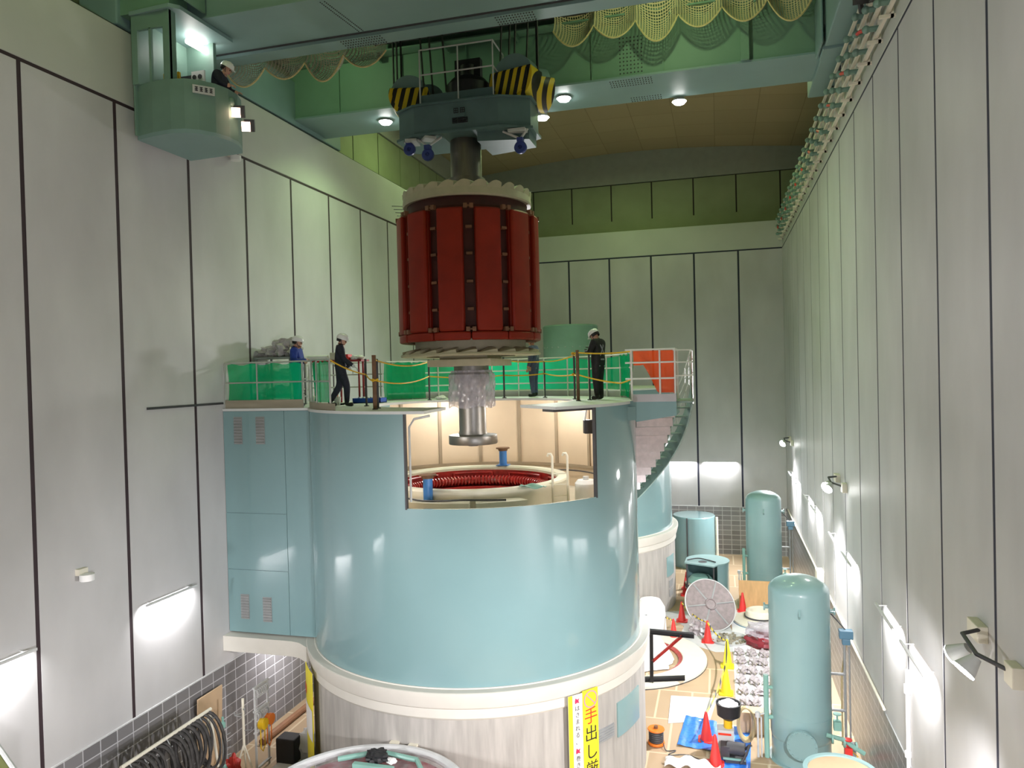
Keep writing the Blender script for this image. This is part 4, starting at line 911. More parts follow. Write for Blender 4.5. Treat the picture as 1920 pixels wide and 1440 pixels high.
def person(loc, rz, label, jacket, trousers, pose=None, head=(0, 0), harness=False, gloves='skin', group=None, scale=1.0):
    N = {'pel': ((0, 0, .93), (.155, .12)), 'spi': ((0, .0, 1.12), (.145, .115)), 'che': ((0, .01, 1.31), (.175, .125)), 'nek': ((0, .0, 1.455), .062), 'jaw': ((0, .035, 1.53), (.072, .08)), 'sku': ((0, .03, 1.60), (.088, .1)), 'cro': ((0, .02, 1.665), (.075, .085))}
    for s, k in ((1, 'r'), (-1, 'l')):
        N.update({'hip' + k: ((.095 * s, 0, .87), .105), 'kne' + k: ((.1 * s, .02, .49), .075), 'ank' + k: ((.1 * s, -.01, .1), .058), 'toe' + k: ((.11 * s, .15, .045), (.05, .042)), 'hee' + k: ((.1 * s, -.03, .045), (.048, .042)),
                  'sho' + k: ((.185 * s, 0, 1.385), .082), 'elb' + k: ((.245 * s, -.02, 1.12), .056), 'wri' + k: ((.25 * s, .06, .88), .04), 'pal' + k: ((.25 * s, .085, .80), (.042, .03))})
    for k, v in (pose or {}).items(): N[k] = (v, N[k][1])
    for k in N:
        f_ = 1.22 if k[:3] in ('pel', 'spi', 'che', 'hip', 'kne', 'sho', 'elb', 'wri') else 1.08
        r0 = N[k][1]; N[k] = (N[k][0], tuple(q * f_ for q in r0) if isinstance(r0, tuple) else r0 * f_)
    piv = Vector((0, 0, 1.47)); HR = Matrix.Rotation(head[1], 3, 'Z') @ Matrix.Rotation(head[0], 3, 'X')
    base = Vector(N['nek'][0]) - Vector((0, 0, 1.455))
    for k in ('jaw', 'sku', 'cro'): N[k] = (tuple(HR @ (Vector(N[k][0]) - piv) + piv + base), N[k][1])
    def hp(v): return HR @ (Vector(v) - piv) + piv + base
    E = [('pel', 'spi', 'j'), ('spi', 'che', 'j'), ('che', 'nek', 'j'), ('nek', 'jaw', 's'), ('jaw', 'sku', 's'), ('sku', 'cro', 's')]
    for k in 'rl': E += [('pel', 'hip' + k, 't'), ('hip' + k, 'kne' + k, 't'), ('kne' + k, 'ank' + k, 't'), ('ank' + k, 'hee' + k, 'b'), ('hee' + k, 'toe' + k, 'b'), ('che', 'sho' + k, 'j'), ('sho' + k, 'elb' + k, 'j'), ('elb' + k, 'wri' + k, 'j'), ('wri' + k, 'pal' + k, 'g')]
    vs, fs = skin_mesh(N, E, 'pel')
    segs = [(Vector(N[a][0]), Vector(N[c][0]), l) for a, c, l in E]
    def lab(p):
        best = None
        for a, c, l in segs:
            d = c - a; t = max(0, min(1, (p - a).dot(d) / d.length_squared)); q = (p - a - d * t).length
            if best is None or q < best[0]: best = (q, l)
        return best[1]
    mi = {'j': 0, 't': 1, 's': 2, 'b': 3, 'g': 4}
    b = MB(); b.v = [tuple(v) for v in vs]; b.f = fs
    for f in fs:
        c = sum((vs[i] for i in f), Vector()) / len(f); l = lab(c)
        if l == 'j' and c.z < .9 and abs(c.x) < .16: l = 't'
        b.m.append(mi[l])
    # fingers
    for s, k in ((1, 'r'), (-1, 'l')):
        w = Vector(N['wri' + k][0]); p = Vector(N['pal' + k][0]); d = (p - w).normalized(); side = d.cross(Vector((0, 0, 1)) if abs(d.z) < .9 else Vector((1, 0, 0))).normalized(); up = side.cross(d)
        for i, L in enumerate((.062, .074, .07, .055)):
            o = p + d * .03 + side * (.024 - .016 * i); b.tube([o - d * .02, o + d * L * .45 + up * .004, o + d * L * .8 - up * .012, o + d * L - up * .03], .0085, 6, 4, rs=[.0095, .009, .008, .006])
        o = p + side * .03 * 1.0 - d * .01; b.tube([o - side * .012, o + side * .022 + d * .02, o + side * .026 + d * .05], .01, 6, 4, rs=[.012, .01, .007])
    # face
    for x in (-.032, .032): q = hp((x, .118, 1.592)); b.ball(q, .013, 8, 6, mi=5)
    b.tube([hp((0, .11, 1.60)), hp((0, .132, 1.57)), hp((0, .118, 1.555))], .012, 6, 2, rs=[.008, .016, .012])
    b.tube([hp((-.025, .112, 1.525)), hp((0, .119, 1.523)), hp((.025, .112, 1.525))], .006, 6, 6)
    for x in (-.093, .093): b.ball(hp((x, .015, 1.58)), .03, 8, 6, (.4, .7, 1), mi=2)
    sc = Matrix.Scale(scale, 4); b.xf(Matrix.Translation(loc) @ Matrix.Rotation(rz, 4, 'Z') @ sc)
    o = tag(b.build('person', [jacket, trousers, 'skin', 'boot', gloves, 'hair', 'inkpink'], smooth=60, at=loc), label, 'person', group)
    T = Matrix.Translation(loc) @ Matrix.Rotation(rz, 4, 'Z') @ sc @ Matrix.Translation(piv + base) @ HR.to_4x4() @ Matrix.Translation(-piv)
    h = MB(); h.lathe([(.131, 1.625), (.128, 1.67), (.112, 1.715), (.07, 1.745), (0, 1.752)], (0, .015), 24)
    h.v = [(x, .015 + (y - .015) * 1.12, z) for x, y, z in h.v]
    h.lathe([(.126, 1.625), (.142, 1.618), (.142, 1.63), (.13, 1.64)], (0, .015), 24); h.prism([(-.09, .13), (-.05, .2), (.05, .2), (.09, .13)], 1.618, 1.63); h.tube([(0, -.12, 1.66), (0, -.07, 1.735), (0, .02, 1.757), (0, .1, 1.735), (0, .15, 1.67)], .014, 6)
    h.xf(T); h.build('helmet', 'helmet', o, smooth=40)
    h = MB(); h.lathe([(.104, 1.55), (.112, 1.6), (.118, 1.64), (.10, 1.64)], (0, -.005), 20, radians(165), radians(375)); h.xf(T); h.build('hair', 'hair', o, smooth=60, solid=.008)
    h = MB(); h.tube([(-.108, .02, 1.64), (-.085, .05, 1.53), (0, .075, 1.485), (.085, .05, 1.53), (.108, .02, 1.64)], .008, 6); h.xf(T); h.build('chin_strap', 'dark', o)
    BT = Matrix.Translation(loc) @ Matrix.Rotation(rz, 4, 'Z') @ sc
    h = MB(); h.lathe([(.178, .955), (.182, .975), (.178, .995)], (0, 0), 24); h.v = [(x, y * .8, z) for x, y, z in h.v]; h.xf(BT); h.build('belt', 'strap' if harness else 'black', o, solid=.006)
    if harness:
        h = MB()
        for s in (-1, 1):
            h.tube([(.12 * s, .10, .98), (.10 * s, .125, 1.2), (.09 * s, .11, 1.38), (.09 * s, .02, 1.475), (.05 * s, -.12, 1.3), (-.04 * s, -.125, 1.15), (-.12 * s, -.1, .98)], .017, 6)
            h.tube([(.16 * s, 0, .95), (.1 * s, .12, .8), (.03 * s, .0, .78), (.11 * s, -.12, .82)], .015, 6)
        h.xf(BT); h.build('harness', 'strap', o)
    return o
def P3(**k): return k
person((-8.74, 16.26, DZ), radians(-62), 'person in white helmet and dark navy workwear stepping along the left rim of the shaft', 'navy', 'navy',
       {'kner': (.11, .14, .50), 'ankr': (.1, .13, .1), 'toer': (.1, .29, .045), 'heer': (.1, .11, .045), 'knel': (-.1, -.02, .5), 'ankl': (-.1, -.26, .12), 'toel': (-.11, -.10, .045), 'heel': (-.1, -.28, .06),
        'elbr': (.26, .08, 1.12), 'wrir': (.27, .28, .98), 'palr': (.27, .34, .93), 'elbl': (-.25, .05, 1.12), 'wril': (-.24, .2, .93), 'pall': (-.24, .25, .87)}, (-.35, -.3), gloves='lgrey')
person((-10.12, 16.6, DZ), radians(-78), 'person in white helmet and blue work jacket standing with folded arms behind the green mesh', 'blueshirt', 'blueshirt',
       {'elbr': (.27, .05, 1.13), 'wrir': (.06, .24, 1.14), 'palr': (-.03, .25, 1.15), 'elbl': (-.27, .05, 1.12), 'wril': (-.06, .21, 1.09), 'pall': (.03, .23, 1.10)}, (-.15, 0))
person((-5.14, 21.0, DZ), radians(82), 'person in white helmet, grey vest and slate trousers half hidden behind the rotor', 'greyblue', 'greyblue',
       {'elbr': (.25, .06, 1.12), 'wrir': (.24, .2, .95), 'palr': (.24, .24, .88)}, (-.15, .2), True)
person((-2.84, 18.2, DZ), radians(66), 'person in white helmet and black workwear looking down at the right rim of the shaft', 'blackwear', 'blackwear',
       {'elbr': (.27, .06, 1.15), 'wrir': (.14, .26, 1.2), 'palr': (.09, .3, 1.25), 'elbl': (-.27, .06, 1.15), 'wril': (-.14, .25, 1.16), 'pall': (-.09, .29, 1.2), 'kner': (.09, .02, .49), 'knel': (-.09, .02, .49)}, (-.62, 0), True, 'blackwear')
person((-10.08, 13.72, 14.28), radians(-75), 'person in white helmet and dark jacket leaning over the crane cab parapet', 'navy', 'navy',
       {'spi': (0, .03, 1.12), 'che': (0, .1, 1.29), 'nek': (0, .16, 1.42), 'shor': (.185, .1, 1.37), 'shol': (-.185, .1, 1.37), 'elbr': (.25, .2, 1.15), 'wrir': (.22, .34, 1.1), 'palr': (.21, .4, 1.09), 'elbl': (-.25, .2, 1.15), 'wril': (-.22, .34, 1.1), 'pall': (-.21, .4, 1.09)}, (-.5, 0), scale=.97)

# ------------------------------------------------------------------ air tanks and their pipework
def tank(c, ztop, lab, manhole):
    r = .68; t = thing('air_tank', lab, 'tank', (c[0], c[1], 0))
    b = MB(); zs = ztop - .36; prof = [(0, ztop)] + [(r * sin(q), zs + .36 * cos(q)) for q in [pi / 2 * i / 10 for i in range(1, 11)]] + [(r, 1.12), (r + .008, 1.12), (r + .008, 1.08), (r, 1.08)] + [(r * cos(q), .62 - .32 * sin(q)) for q in [pi / 2 * i / 8 for i in range(0, 9)]]
    b.lathe(prof, c, 56); b.build('vessel', 'tealtank', t, smooth=30)
    b = MB(); b.lathe([(r - .06, 0), (r - .02, 0), (r - .02, .62), (r - .06, .62)], c, 40, closedprof=True); b.lathe([(r - .1, 0), (r + .06, 0), (r + .06, .03), (r - .1, .03)], c, 40, closedprof=True); b.build('skirt', 'tealtank', t)
    view = atan2(-c[1], -c[0])
    a = view + .02; d = Vector((cos(a), sin(a), 0)); p = Vector((c[0], c[1], .66)) + d * (r - .05)
    if manhole:
        m = MB(); m.cyl(p, p + d * .14, .27, n=32); m.cyl(p + d * .12, p + d * .17, .33, n=32); m.cyl(p + d * .18, p + d * .22, .33, n=32); mh = m.build('manhole', 'tealtank', t)
        s = Vector((-d.y, d.x, 0))
        for k in range(16):
            q = 2 * pi * k / 16; o = p + d * .2 + s * (.3 * cos(q)) + Vector((0, 0, .3 * sin(q))); m = MB(); m.cyl(o, o + d * .05, .022, n=6); m.build('bolt', 'tealtank', mh)
    m = MB(); q = Vector((c[0], c[1], ztop - .85)) + d * (r - .01); s = Vector((-d.y, d.x, 0)); m.add([q - s * .02, q + s * .02, q + s * .02 + d * .12 + Vector((0, 0, .1)), q - s * .02 + d * .12 + Vector((0, 0, .1)), q - s * .02 + Vector((0, 0, .25)), q + s * .02 + Vector((0, 0, .25))], [(0, 1, 2, 3), (3, 2, 5, 4), (0, 3, 4), (1, 5, 2), (0, 4, 5, 1)])
    m.build('lifting_lug', 'tealtank', t, smooth=0)
    for sg in (-1, 1):
        s = Vector((-d.y, d.x, 0)) * sg; m = MB(); q = Vector((c[0], c[1], ztop - .8)) + s * (r - .03); m.cyl(q, q + s * .12, .05, n=12); m.cyl(q + s * .1, q + s * .14, .09, n=14); m.build('nozzle', 'tealtank', t)
    return t, d
TA, dA = tank((1.685, 18.71), 4.32, 'nearer tall teal air tank with a bolted round manhole', True)
TB, dB = tank((1.573, 31.47), 4.28, 'farther teal air tank near the hall\'s end wall', False)
def pipes(c, parent, s):
    b = MB(); b.tube([(c[0] + .98, c[1] + .0, .3), (c[0] + .98, c[1], 2.75)], .03, 8); b.tube([(c[0] + .66, c[1], 2.05), (c[0] + .98, c[1], 2.05)], .035, 8); b.tube([(c[0] + .66, c[1], 1.2), (c[0] + .98, c[1], 1.2)], .035, 8); b.tube([(c[0] + 1.08, c[1], .3), (c[0] + 1.08, c[1], 2.7)], .02, 8); b.build('gauge_pipe', 'grey', parent)
    b = MB(); b.box((c[0] + .86, c[1] - .12, 2.9), (c[0] + 1.16, c[1] + .08, 3.1)); b.box((c[0] + .92, c[1] - .1, 2.76), (c[0] + 1.1, c[1] + .06, 2.9)); b.build('level_transmitter', 'bluegrey', parent, smooth=0, bevel=.02)
    b = MB(); b.tube([(c[0] - .78, c[1] - .25, .05), (c[0] - .78, c[1] - .25, 2.0)], .06, 10); b.tube([(c[0] - .78, c[1] - .25, 1.0), (c[0] - .55, c[1] - .2, 1.0)], .05, 10); b.tube([(c[0] - .78, c[1] - .25, 1.7), (c[0] - .55, c[1] - .2, 1.7)], .04, 10); b.build('drain_pipe', 'greenp', parent)
    b = MB(); b.tube([(c[0] - .98, c[1] - .3, .05), (c[0] - .98, c[1] - .3, 1.05), (c[0] - .78, c[1] - .25, 1.1)], .025, 8); b.tube([(c[0] - .9, c[1] - .28, .05), (c[0] - .9, c[1] - .28, 1.0)], .02, 8); b.cyl((c[0] - .98, c[1] - .3, 1.0), (c[0] - .98, c[1] - .3, 1.12), .06, n=12); b.build('sight_tube', 'lgrey', parent)
    b = MB(); b.tube([(c[0] + .5, c[1] - .45, .8), (c[0] + .85, c[1] - .5, .75), (c[0] + 1.1, c[1] - .55, .6), (c[0] + 1.28, c[1] - .55, .5)], .05, 10)
    for k in range(3): b.cyl((c[0] + .6 + .25 * k, c[1] - .5, .74 - .06 * k), (c[0] + .64 + .25 * k, c[1] - .5, .74 - .06 * k), .1, n=14)
    b.build('outlet_pipe', 'greenp', parent)
    for k, (x, y, z, mt) in enumerate(((.75, -.35, 1.0, 'greenp'), (.95, -.5, .5, 'conered'), (1.05, -.35, .35, 'grey'))):
        b = MB(); b.box((c[0] + x - .08, c[1] + y - .08, z - .1), (c[0] + x + .08, c[1] + y + .08, z + .1)); b.cyl((c[0] + x, c[1] + y, z + .1), (c[0] + x, c[1] + y, z + .25), .02, n=8); b.cyl((c[0] + x, c[1] + y, z + .25), (c[0] + x, c[1] + y, z + .27), .09, n=16); b.build('valve', mt, parent, smooth=30)
    b = MB(); b.tube([(c[0] + .7, c[1] - .4, .3), (c[0] + 1.0, c[1] - .6, .25), (c[0] + 1.15, c[1] - .5, .4), (c[0] + 1.0, c[1] - .4, .5)], .012, 6); b.build('copper_tube', 'yellow', parent)
    b = MB(); b.box((c[0] + .85, c[1] - .6, 0), (c[0] + 1.2, c[1] - .2, .25)); b.build('valve_block', 'grey', parent, smooth=0, bevel=.02)
pipes((1.685, 18.71), TA, 1); pipes((1.573, 31.47), TB, 1)
t = thing('cream_topped_drum', 'low teal drum with a flat cream lid in the near right corner', 'drum', (1.95, 14.33, 0))
b = MB(); b.lathe([(.58, 0), (.58, 1.9), (.64, 1.92), (.64, 2.0), (.56, 2.0), (.56, 1.97)], (1.95, 14.33), 48); b.build('wall', 'tealtank', t)
b = MB(); b.lathe([(0, 1.99), (.5, 1.98), (.558, 1.97), (.558, 1.9), (0, 1.9)], (1.95, 14.33), 48); b.build('lid', 'card', t, label='tan lid')
cable('grounding_cable', [(2.62, 18.9, .3), (2.62, 18.9, 1.8), (2.66, 18.85, 2.3), (2.72, 18.8, 2.75)], .022, 'hose', 'cream cable rising beside the nearer tank\'s transmitter')
for cc, lb in (((1.685, 18.71), 'nearer'), ((1.573, 31.47), 'farther')):
    cable('lead_cable', [(cc[0] + .6, cc[1] + .3, 3.5), (cc[0] + .8, cc[1] + .2, 3.3), (cc[0] + 1.0, cc[1], 3.1)], .018, 'dark', 'dark lead from the %s tank\'s shoulder to its transmitter' % lb)

# ------------------------------------------------------------------ cones
def cone(x, y, lab, col, h=.72, grp='red traffic cones'):
    t = thing('traffic_cone', lab, 'traffic cone', (x, y, 0), grp)
    b = MB(); b.prism([(x + .2 * px, y + .2 * py) for px, py in ((-1, -.8), (-.8, -1), (.8, -1), (1, -.8), (1, .8), (.8, 1), (-.8, 1), (-1, .8))], 0, .04); b.build('base', col, t, smooth=0)
    b = MB(); b.lathe([(0, .04), (.15, .04), (.14, .08), (.035, h - .02), (.025, h), (0, h)], (x, y), 24); b.build('body', col, t, smooth=40); return t
for x, y, lab in ((-1.5, 27.95, 'red cone on the floor left of the leaning wrapped disc'), (-1.68, 25.95, 'red cone half hidden behind the black steel stand'), (-.56, 26.0, 'red cone in front of the leaning wrapped disc'), (.67, 29.5, 'red cone before the plywood panel'), (-.49, 19.05, 'red cone standing on the blue tarpaulin'), (-.27, 17.9, 'red cone nearest the camera, beside the pump'), (-1.5, 31.2, 'lower of the two red cones by the round cover\'s open front'), (-1.5, 32.1, 'farthest red cone, behind the round cover\'s corner')):
    cone(x, y, lab, 'conered')
cone(.06, 23.95, 'farther of the two yellow cones', 'conegold', .85, 'yellow traffic cones'); cone(.0, 21.95, 'nearer of the two yellow cones', 'conegold', .85, 'yellow traffic cones')
def bar(p, q, lab):
    P = Vector(p); Q = Vector(q); b = MB(); n = 10; b.tube([P.lerp(Q, i / n) - Vector((0, 0, .12 * 4 * (i / n) * (1 - i / n))) for i in range(n + 1)], .022, 6)
    return tag(b.build('barrier_chain', 'chainyb', at=p), lab, 'chain', 'yellow and black barrier chains')
bar((-1.5, 27.95, .68), (-.56, 26.0, .66), 'yellow-black chain between the red cones before the wrapped disc'); bar((-2.9, 28.3, .66), (-1.68, 25.95, .66), 'yellow-black chain sloping down to the cone behind the steel stand'); bar((-.56, 26.0, .66), (.06, 23.95, .8), 'yellow-black chain from the red cone to the farther yellow cone'); bar((.06, 23.95, .8), (.0, 21.95, .8), 'yellow-black chain between the two yellow cones'); bar((.0, 21.95, .8), (-.49, 19.05, .68), 'yellow-black chain from the nearer yellow cone to the tarpaulin cone')

# ------------------------------------------------------------------ machine parts laid out on the floor
t = thing('machined_ring', 'large flat cream ring lying on the floor by the pedestal', 'ring', (-3.02, 24.05, 0))
b = MB(); b.lathe([(1.72, .02), (2.47, .02), (2.47, .1), (2.45, .12), (1.74, .12), (1.72, .1)], (-3.02, 24.05), 96, closedprof=True); b.build('ring_plate', 'cream', t)
b = MB(); b.lathe([(1.60, .0), (1.72, .0), (1.72, .08), (1.60, .05)], (-3.02, 24.05), 96, closedprof=True); b.build('inner_rim', 'redc', t)
b = MB(); b.lathe([(2.3, 0), (2.48, 0), (2.48, .025), (2.3, .025)], (-3.02, 24.05), 96, closedprof=True); b.build('edge_band', 'dark', t)
b = MB(); n = 40
def cloth(u, v):
    a = 2 * pi * u; r = .08 + .75 * v ** 1.4 + .06 * v * sin(7 * a) + .04 * v * sin(13 * a + 3); return (-2.42 + r * cos(a), 23.85 + r * sin(a), 1.45 * (1 - v) ** .8 + .03)
b.grid(cloth, n, 12); tag(b.build('draped_sheet', 'white', at=(-2.42, 23.85, .03)), 'white sheet draped over a tall part inside the cream ring', 'sheet')
b = MB(); b.lathe([(0, 1.25), (.35, 1.15), (.5, .9), (.55, 0)], (-2.5, 26.6), 30); tag(b.build('draped_drum', 'white', at=(-2.5, 26.6, 0)), 'white covered drum close to the farther pedestal', 'drum')
t = thing('bracing_stand', 'black steel stand with a diagonal red brace standing on the cream ring', 'frame', (-2.1, 22.0, .12))
def ibeam(b, p, q, w=.1):
    P, Q = Vector(p), Vector(q); d = (Q - P).normalized(); up = Vector((0, 1, 0)); s = d.cross(up).normalized(); L = (Q - P).length
    mt = Matrix((d, up, s)).transposed().to_4x4(); mt.translation = P
    for a, c in (((0, -w / 2, -w / 2), (L, w / 2, -w / 2 + .015)), ((0, -w / 2, w / 2 - .015), (L, w / 2, w / 2)), ((0, -.008, -w / 2), (L, .008, w / 2))): b.box(a, c, 0, mt)
    return b
ibeam(MB(), (-2.42, 22, 1.62), (-.85, 22, 1.57), .13).build('top_beam', 'black', t, smooth=0)
ibeam(MB(), (-2.08, 22, .13), (-2.06, 22, 1.56), .1).build('upright', 'black', t, smooth=0)
ibeam(MB(), (-2.04, 22, .74), (-1.18, 22, 1.55), .08).build('brace', 'redc', t, smooth=0)
ibeam(MB(), (-2.3, 22.0, .185), (-1.15, 22.35, .185), .12).build('base_beam', 'black', t, smooth=0)
# teal round cover with open front
t = thing('round_cover', 'teal round machine cover with flat pale top and open front', 'cover', (-.6, 31.2, 0))
cc = (-.62, 31.3); b = MB(); b.ring(.80, .84, 0, 1.42, cc, 40, radians(-62), radians(168)); b.build('curved_wall', 'teal', t, smooth=30)
pts = [(cc[0] + .86 * cos(radians(a)), cc[1] + .86 * sin(radians(a))) for a in range(-62, 169, 10)] + [(-1.5, 30.7), (-.36, 30.25)]
b = MB(); b.prism(pts, 1.42, 1.47); b.build('top_plate', 'tealtank', t, smooth=0)
for x, y in ((-1.44, 30.72), (-.4, 30.3)):
    b = MB(); b.box((x, y, 0), (x + .06, y + .06, 1.42)); b.build('leg', 'dark', t, smooth=0)
b = MB(); b.cyl((-.8, 30.9, 1.47), (-.8, 30.9, 1.476), .17, n=24); b.build('opening_plate', 'dark', t)
cable('lead_cable', [(-1.4, 31.0, 1.5), (-1.0, 31.2, 1.53), (-.6, 31.1, 1.5), (-.3, 30.8, 1.5)], .025, 'dark', 'dark cable lying across the round cover\'s top', 'cable')
t = thing('guide_bearing', 'green and cream bearing ring with square ports inside the round cover', 'bearing', (-.85, 31.15, 0))
b = MB(); b.lathe([(0, 0), (.55, 0), (.55, .35), (0, .35)], (-.9, 31.2), 40); b.build('base', 'white', t)
b = MB(); b.lathe([(0, .35), (.62, .35), (.62, .6), (0, .6)], (-.9, 31.2), 40); bb = b.build('port_ring', 'cream', t)
for k in range(16):
    a = 2 * pi * k / 16; b = MB(); b.cbox((-.9 + .625 * cos(a), 31.2 + .625 * sin(a), .48), (.02, .13, .12), rz=a); b.build('port', 'dark', bb, smooth=0)
b = MB(); b.lathe([(0, .9), (.35, .85), (.56, .62), (0, .6)], (-.9, 31.2), 40); b.build('dome', 'greenp', t)
t = thing('steel_drum_cover', 'plain teal drum against the tiled end wall', 'drum', (-1.3, 36.2, 0))
b = MB(); b.lathe([(0, 0), (.97, 0), (.97, 2.32), (.94, 2.36), (0, 2.36)], (-1.3, 36.2), 56); b.build('body', 'teal', t)
b = MB(); b.box((-1.6, 35.17, .1), (-1.55, 35.27, 2.36)); b.build('seam_strip', 'dark', t, smooth=0)
b = MB(); b.tube([(-.26, 36.0, 0), (-.26, 36.0, 2.3)], .06, 10); b.build('stand_pipe', 'cream', t)
# leaning wrapped disc
t = thing('turbine_disc', 'big brown-grey disc wrapped in clear plastic leaning on the floor', 'disc', (-.5, 27.6, 0))
nrm = Vector((.38, -.72, .56)).normalized(); u = nrm.orthogonal().normalized(); mt = nrm.to_track_quat('Z', 'Y').to_matrix().to_4x4(); mt.translation = (-.48, 27.6, .78)
b = MB(); b.lathe([(0, .06), (.15, .06), (.17, .1), (.2, .1), (.22, .03), (.9, .02), (.93, .0), (.93, -.06), (0, -.06)], (0, 0), 56); b.xf(mt); b.build('disc_plate', 'plasticm', t)
b = MB(); b.lathe([(0, .0), (.9, .0), (.9, -.055), (0, -.055)], (0, 0), 56)
for k in range(6): a = pi * k / 3; b.tube([(.2 * cos(a), .2 * sin(a), .03), (.88 * cos(a), .88 * sin(a), .03)], .03, 6)
b.xf(mt); b.build('blade_hub', 'grey', t)
b = MB(); b.tube([(.93 * cos(2 * pi * k / 56), .93 * sin(2 * pi * k / 56), 0) for k in range(56)], .022, 6, closed=True); b.xf(mt); b.build('rim_band', 'lgrey', t)
lump('plastic_sheet', (-.85, 26.75, 0), (.34, .3, .3), 'plasticd', 'crumpled clear plastic heap at the foot of the leaning disc', 'plastic sheet', None, 3, .25)
b = MB(); b.box((.55, 29.9, 0), (1.75, 29.94, 1.07)); tag(b.build('plywood_panel', 'ply', smooth=0, at=(1.15, 29.92, 0)), 'upright plywood panel in front of the farther tank', 'panel')
t = thing('flanged_casting', 'cream flanged casting with raised hub lying beside the nearer tank', 'casting', (1.25, 28.4, 0))
b = MB(); b.lathe([(0, 0), (.95, 0), (.95, .1), (.55, .14), (.5, .42), (.42, .46), (.34, .42), (.3, .14), (0, .14)], (1.25, 28.4), 56); b.build('body', 'cream', t)
b = MB(); b.lathe([(.9, 0), (.97, 0), (.97, .04), (.9, .04)], (1.25, 28.4), 56, closedprof=True); b.build('seal_band', 'bluegrey', t)
b = MB(); b.lathe([(.5, .2), (.56, .2), (.56, .25), (.5, .25)], (1.25, 28.4), 56, closedprof=True); b.build('groove_band', 'dark', t)
lump('wrapped_casting', (1.3, 25.9, 0), (.6, .45, .3), 'wrapred', 'dark red casting wrapped in plastic left of the nearer tank', 'casting', None, 12, .12)
lump('plastic_sheet', (1.3, 25.95, .18), (.62, .48, .34), 'plastic', 'clear plastic over the dark red casting', 'plastic sheet', None, 13, .16)
t = thing('parts_tray', 'round tray of small plastic-covered parts in front of the leaning disc', 'tray', (.15, 26.3, 0))
b = MB(); b.lathe([(0, 0), (.62, 0), (.66, .08), (.62, .08), (.6, .02), (0, .02)], (.15, 26.3), 40); b.build('tray', 'lgrey', t)
b = MB(); rnd = random.Random(4)
for k in range(40):
    a = rnd.uniform(0, 6.28); r = .55 * sqrt(rnd.random()); b.cbox((.15 + r * cos(a), 26.3 + r * sin(a), .06), (.1, .07, .06), rz=a)
b.build('parts', 'toe', t, smooth=0, kind='stuff')
proto = None; rows = [(25.0, 3), (24.3, 3), (23.55, 3), (22.8, 3), (22.05, 3), (21.35, 2)]; ordn = ('farthest', 'second', 'third', 'fourth', 'fifth', 'nearest'); coln = ('left', 'middle', 'right')
for r, (y, n) in enumerate(rows):
    for k in range(n):
        x = .42 + .34 * k + .04 * ((r * 7 + k) % 3); lab = 'wrapped vane, %s in the %s row beside the yellow cones' % (coln[k], ordn[r])
        if proto is None:
            proto = thing('wrapped_vane', lab, 'wrapped part', (x, y, 0), 'plastic-wrapped vanes laid in rows')
            lump('wrapping', (x, y, 0), (.15, .24, .1), 'plasticd', '', '', None, 21, .3, proto)
            b = MB(); b.cbox((x, y, .05), (.16, .36, .09), rz=.15); b.build('vane', 'toe', proto, smooth=0, bevel=.02)
        else: dup(proto, (x, y, 0), lab, (r * 1.3 + k * .8) % .6 - .3)
b = MB(); b.add([(-1.5, 21.45, .006), (-.24, 21.55, .006), (-.42, 20.15, .006), (-1.47, 19.75, .006)], [(0, 1, 2, 3)]); tag(b.build('white_board', 'white', smooth=0, solid=-.012, at=(-.9, 20.7, 0)), 'white board lying flat on the floor above the blue tarpaulin', 'board')
b = MB(); b.add([(-2.4, 28.9, .006), (-.1, 29.4, .006), (.3, 26.9, .006), (.28, 25.25, .006), (-.3, 25.1, .006), (-1.55, 25.95, .006), (-1.4, 27.4, .006)], [(0, 6, 5, 4, 3, 2, 1)]); tag(b.build('floor_sheet', 'lgrey', smooth=0, solid=.008, at=(-.5, 27, 0)), 'pale grey floor sheet under the leaning disc', 'sheet')
b = MB(); b.box((.25, 20.9, .004), (1.6, 29.6, .014)); tag(b.build('floor_sheet', 'white', smooth=0, at=(.9, 25, 0)), 'white floor sheet under the wrapped vanes and castings', 'sheet')
def tarpf(q):
    def fn(u, v):
        a = Vector(q[0]).lerp(Vector(q[1]), u); c = Vector(q[3]).lerp(Vector(q[2]), u); p = a.lerp(c, v); return (p.x, p.y, .03 + .012 * sin(9 * u + 4 * v) * sin(11 * v) + .008 * sin(23 * u))
    return fn
b = MB(); b.grid(tarpf([(-1.04, 20.28), (-.25, 20.1), (-.2, 18.5), (-1.18, 18.62)]), 24, 20); tag(b.build('tarpaulin', 'tarp', smooth=60, at=(-.7, 19.4, 0)), 'blue tarpaulin under the red cone', 'tarpaulin')
b = MB(); b.grid(tarpf([(-.18, 19.95), (.6, 19.9), (.48, 17.4), (-.12, 17.5)]), 24, 20); tag(b.build('tarpaulin', 'tarp', smooth=60, at=(.2, 18.7, 0)), 'blue tarpaulin under the pump and funnel', 'tarpaulin')
t = thing('cable_reel', 'orange cable reel standing by the pedestal foot', 'cable reel', (-1.68, 18.6, 0))
b = MB(); b.lathe([(.05, .36), (.2, .36), (.21, .38), (.2, .4), (.05, .4)], (-1.68, 18.6), 32, closedprof=True); b.build('flange', 'orange', t); b = MB(); b.lathe([(.05, .02), (.2, .02), (.21, .05), (.2, .08), (.05, .08)], (-1.68, 18.6), 32, closedprof=True); b.build('flange', 'orange', t)
b = MB(); b.lathe([(0, .08), (.17, .08)] + [(.17 + .012 * (k % 2), .08 + .28 * k / 12) for k in range(13)] + [(0, .36)], (-1.68, 18.6), 32); b.build('wound_cable', 'dark', t)
b = MB(); b.cyl((-1.68, 18.6, 0), (-1.68, 18.6, .46), .05, n=14); b.build('hub', 'rust', t)
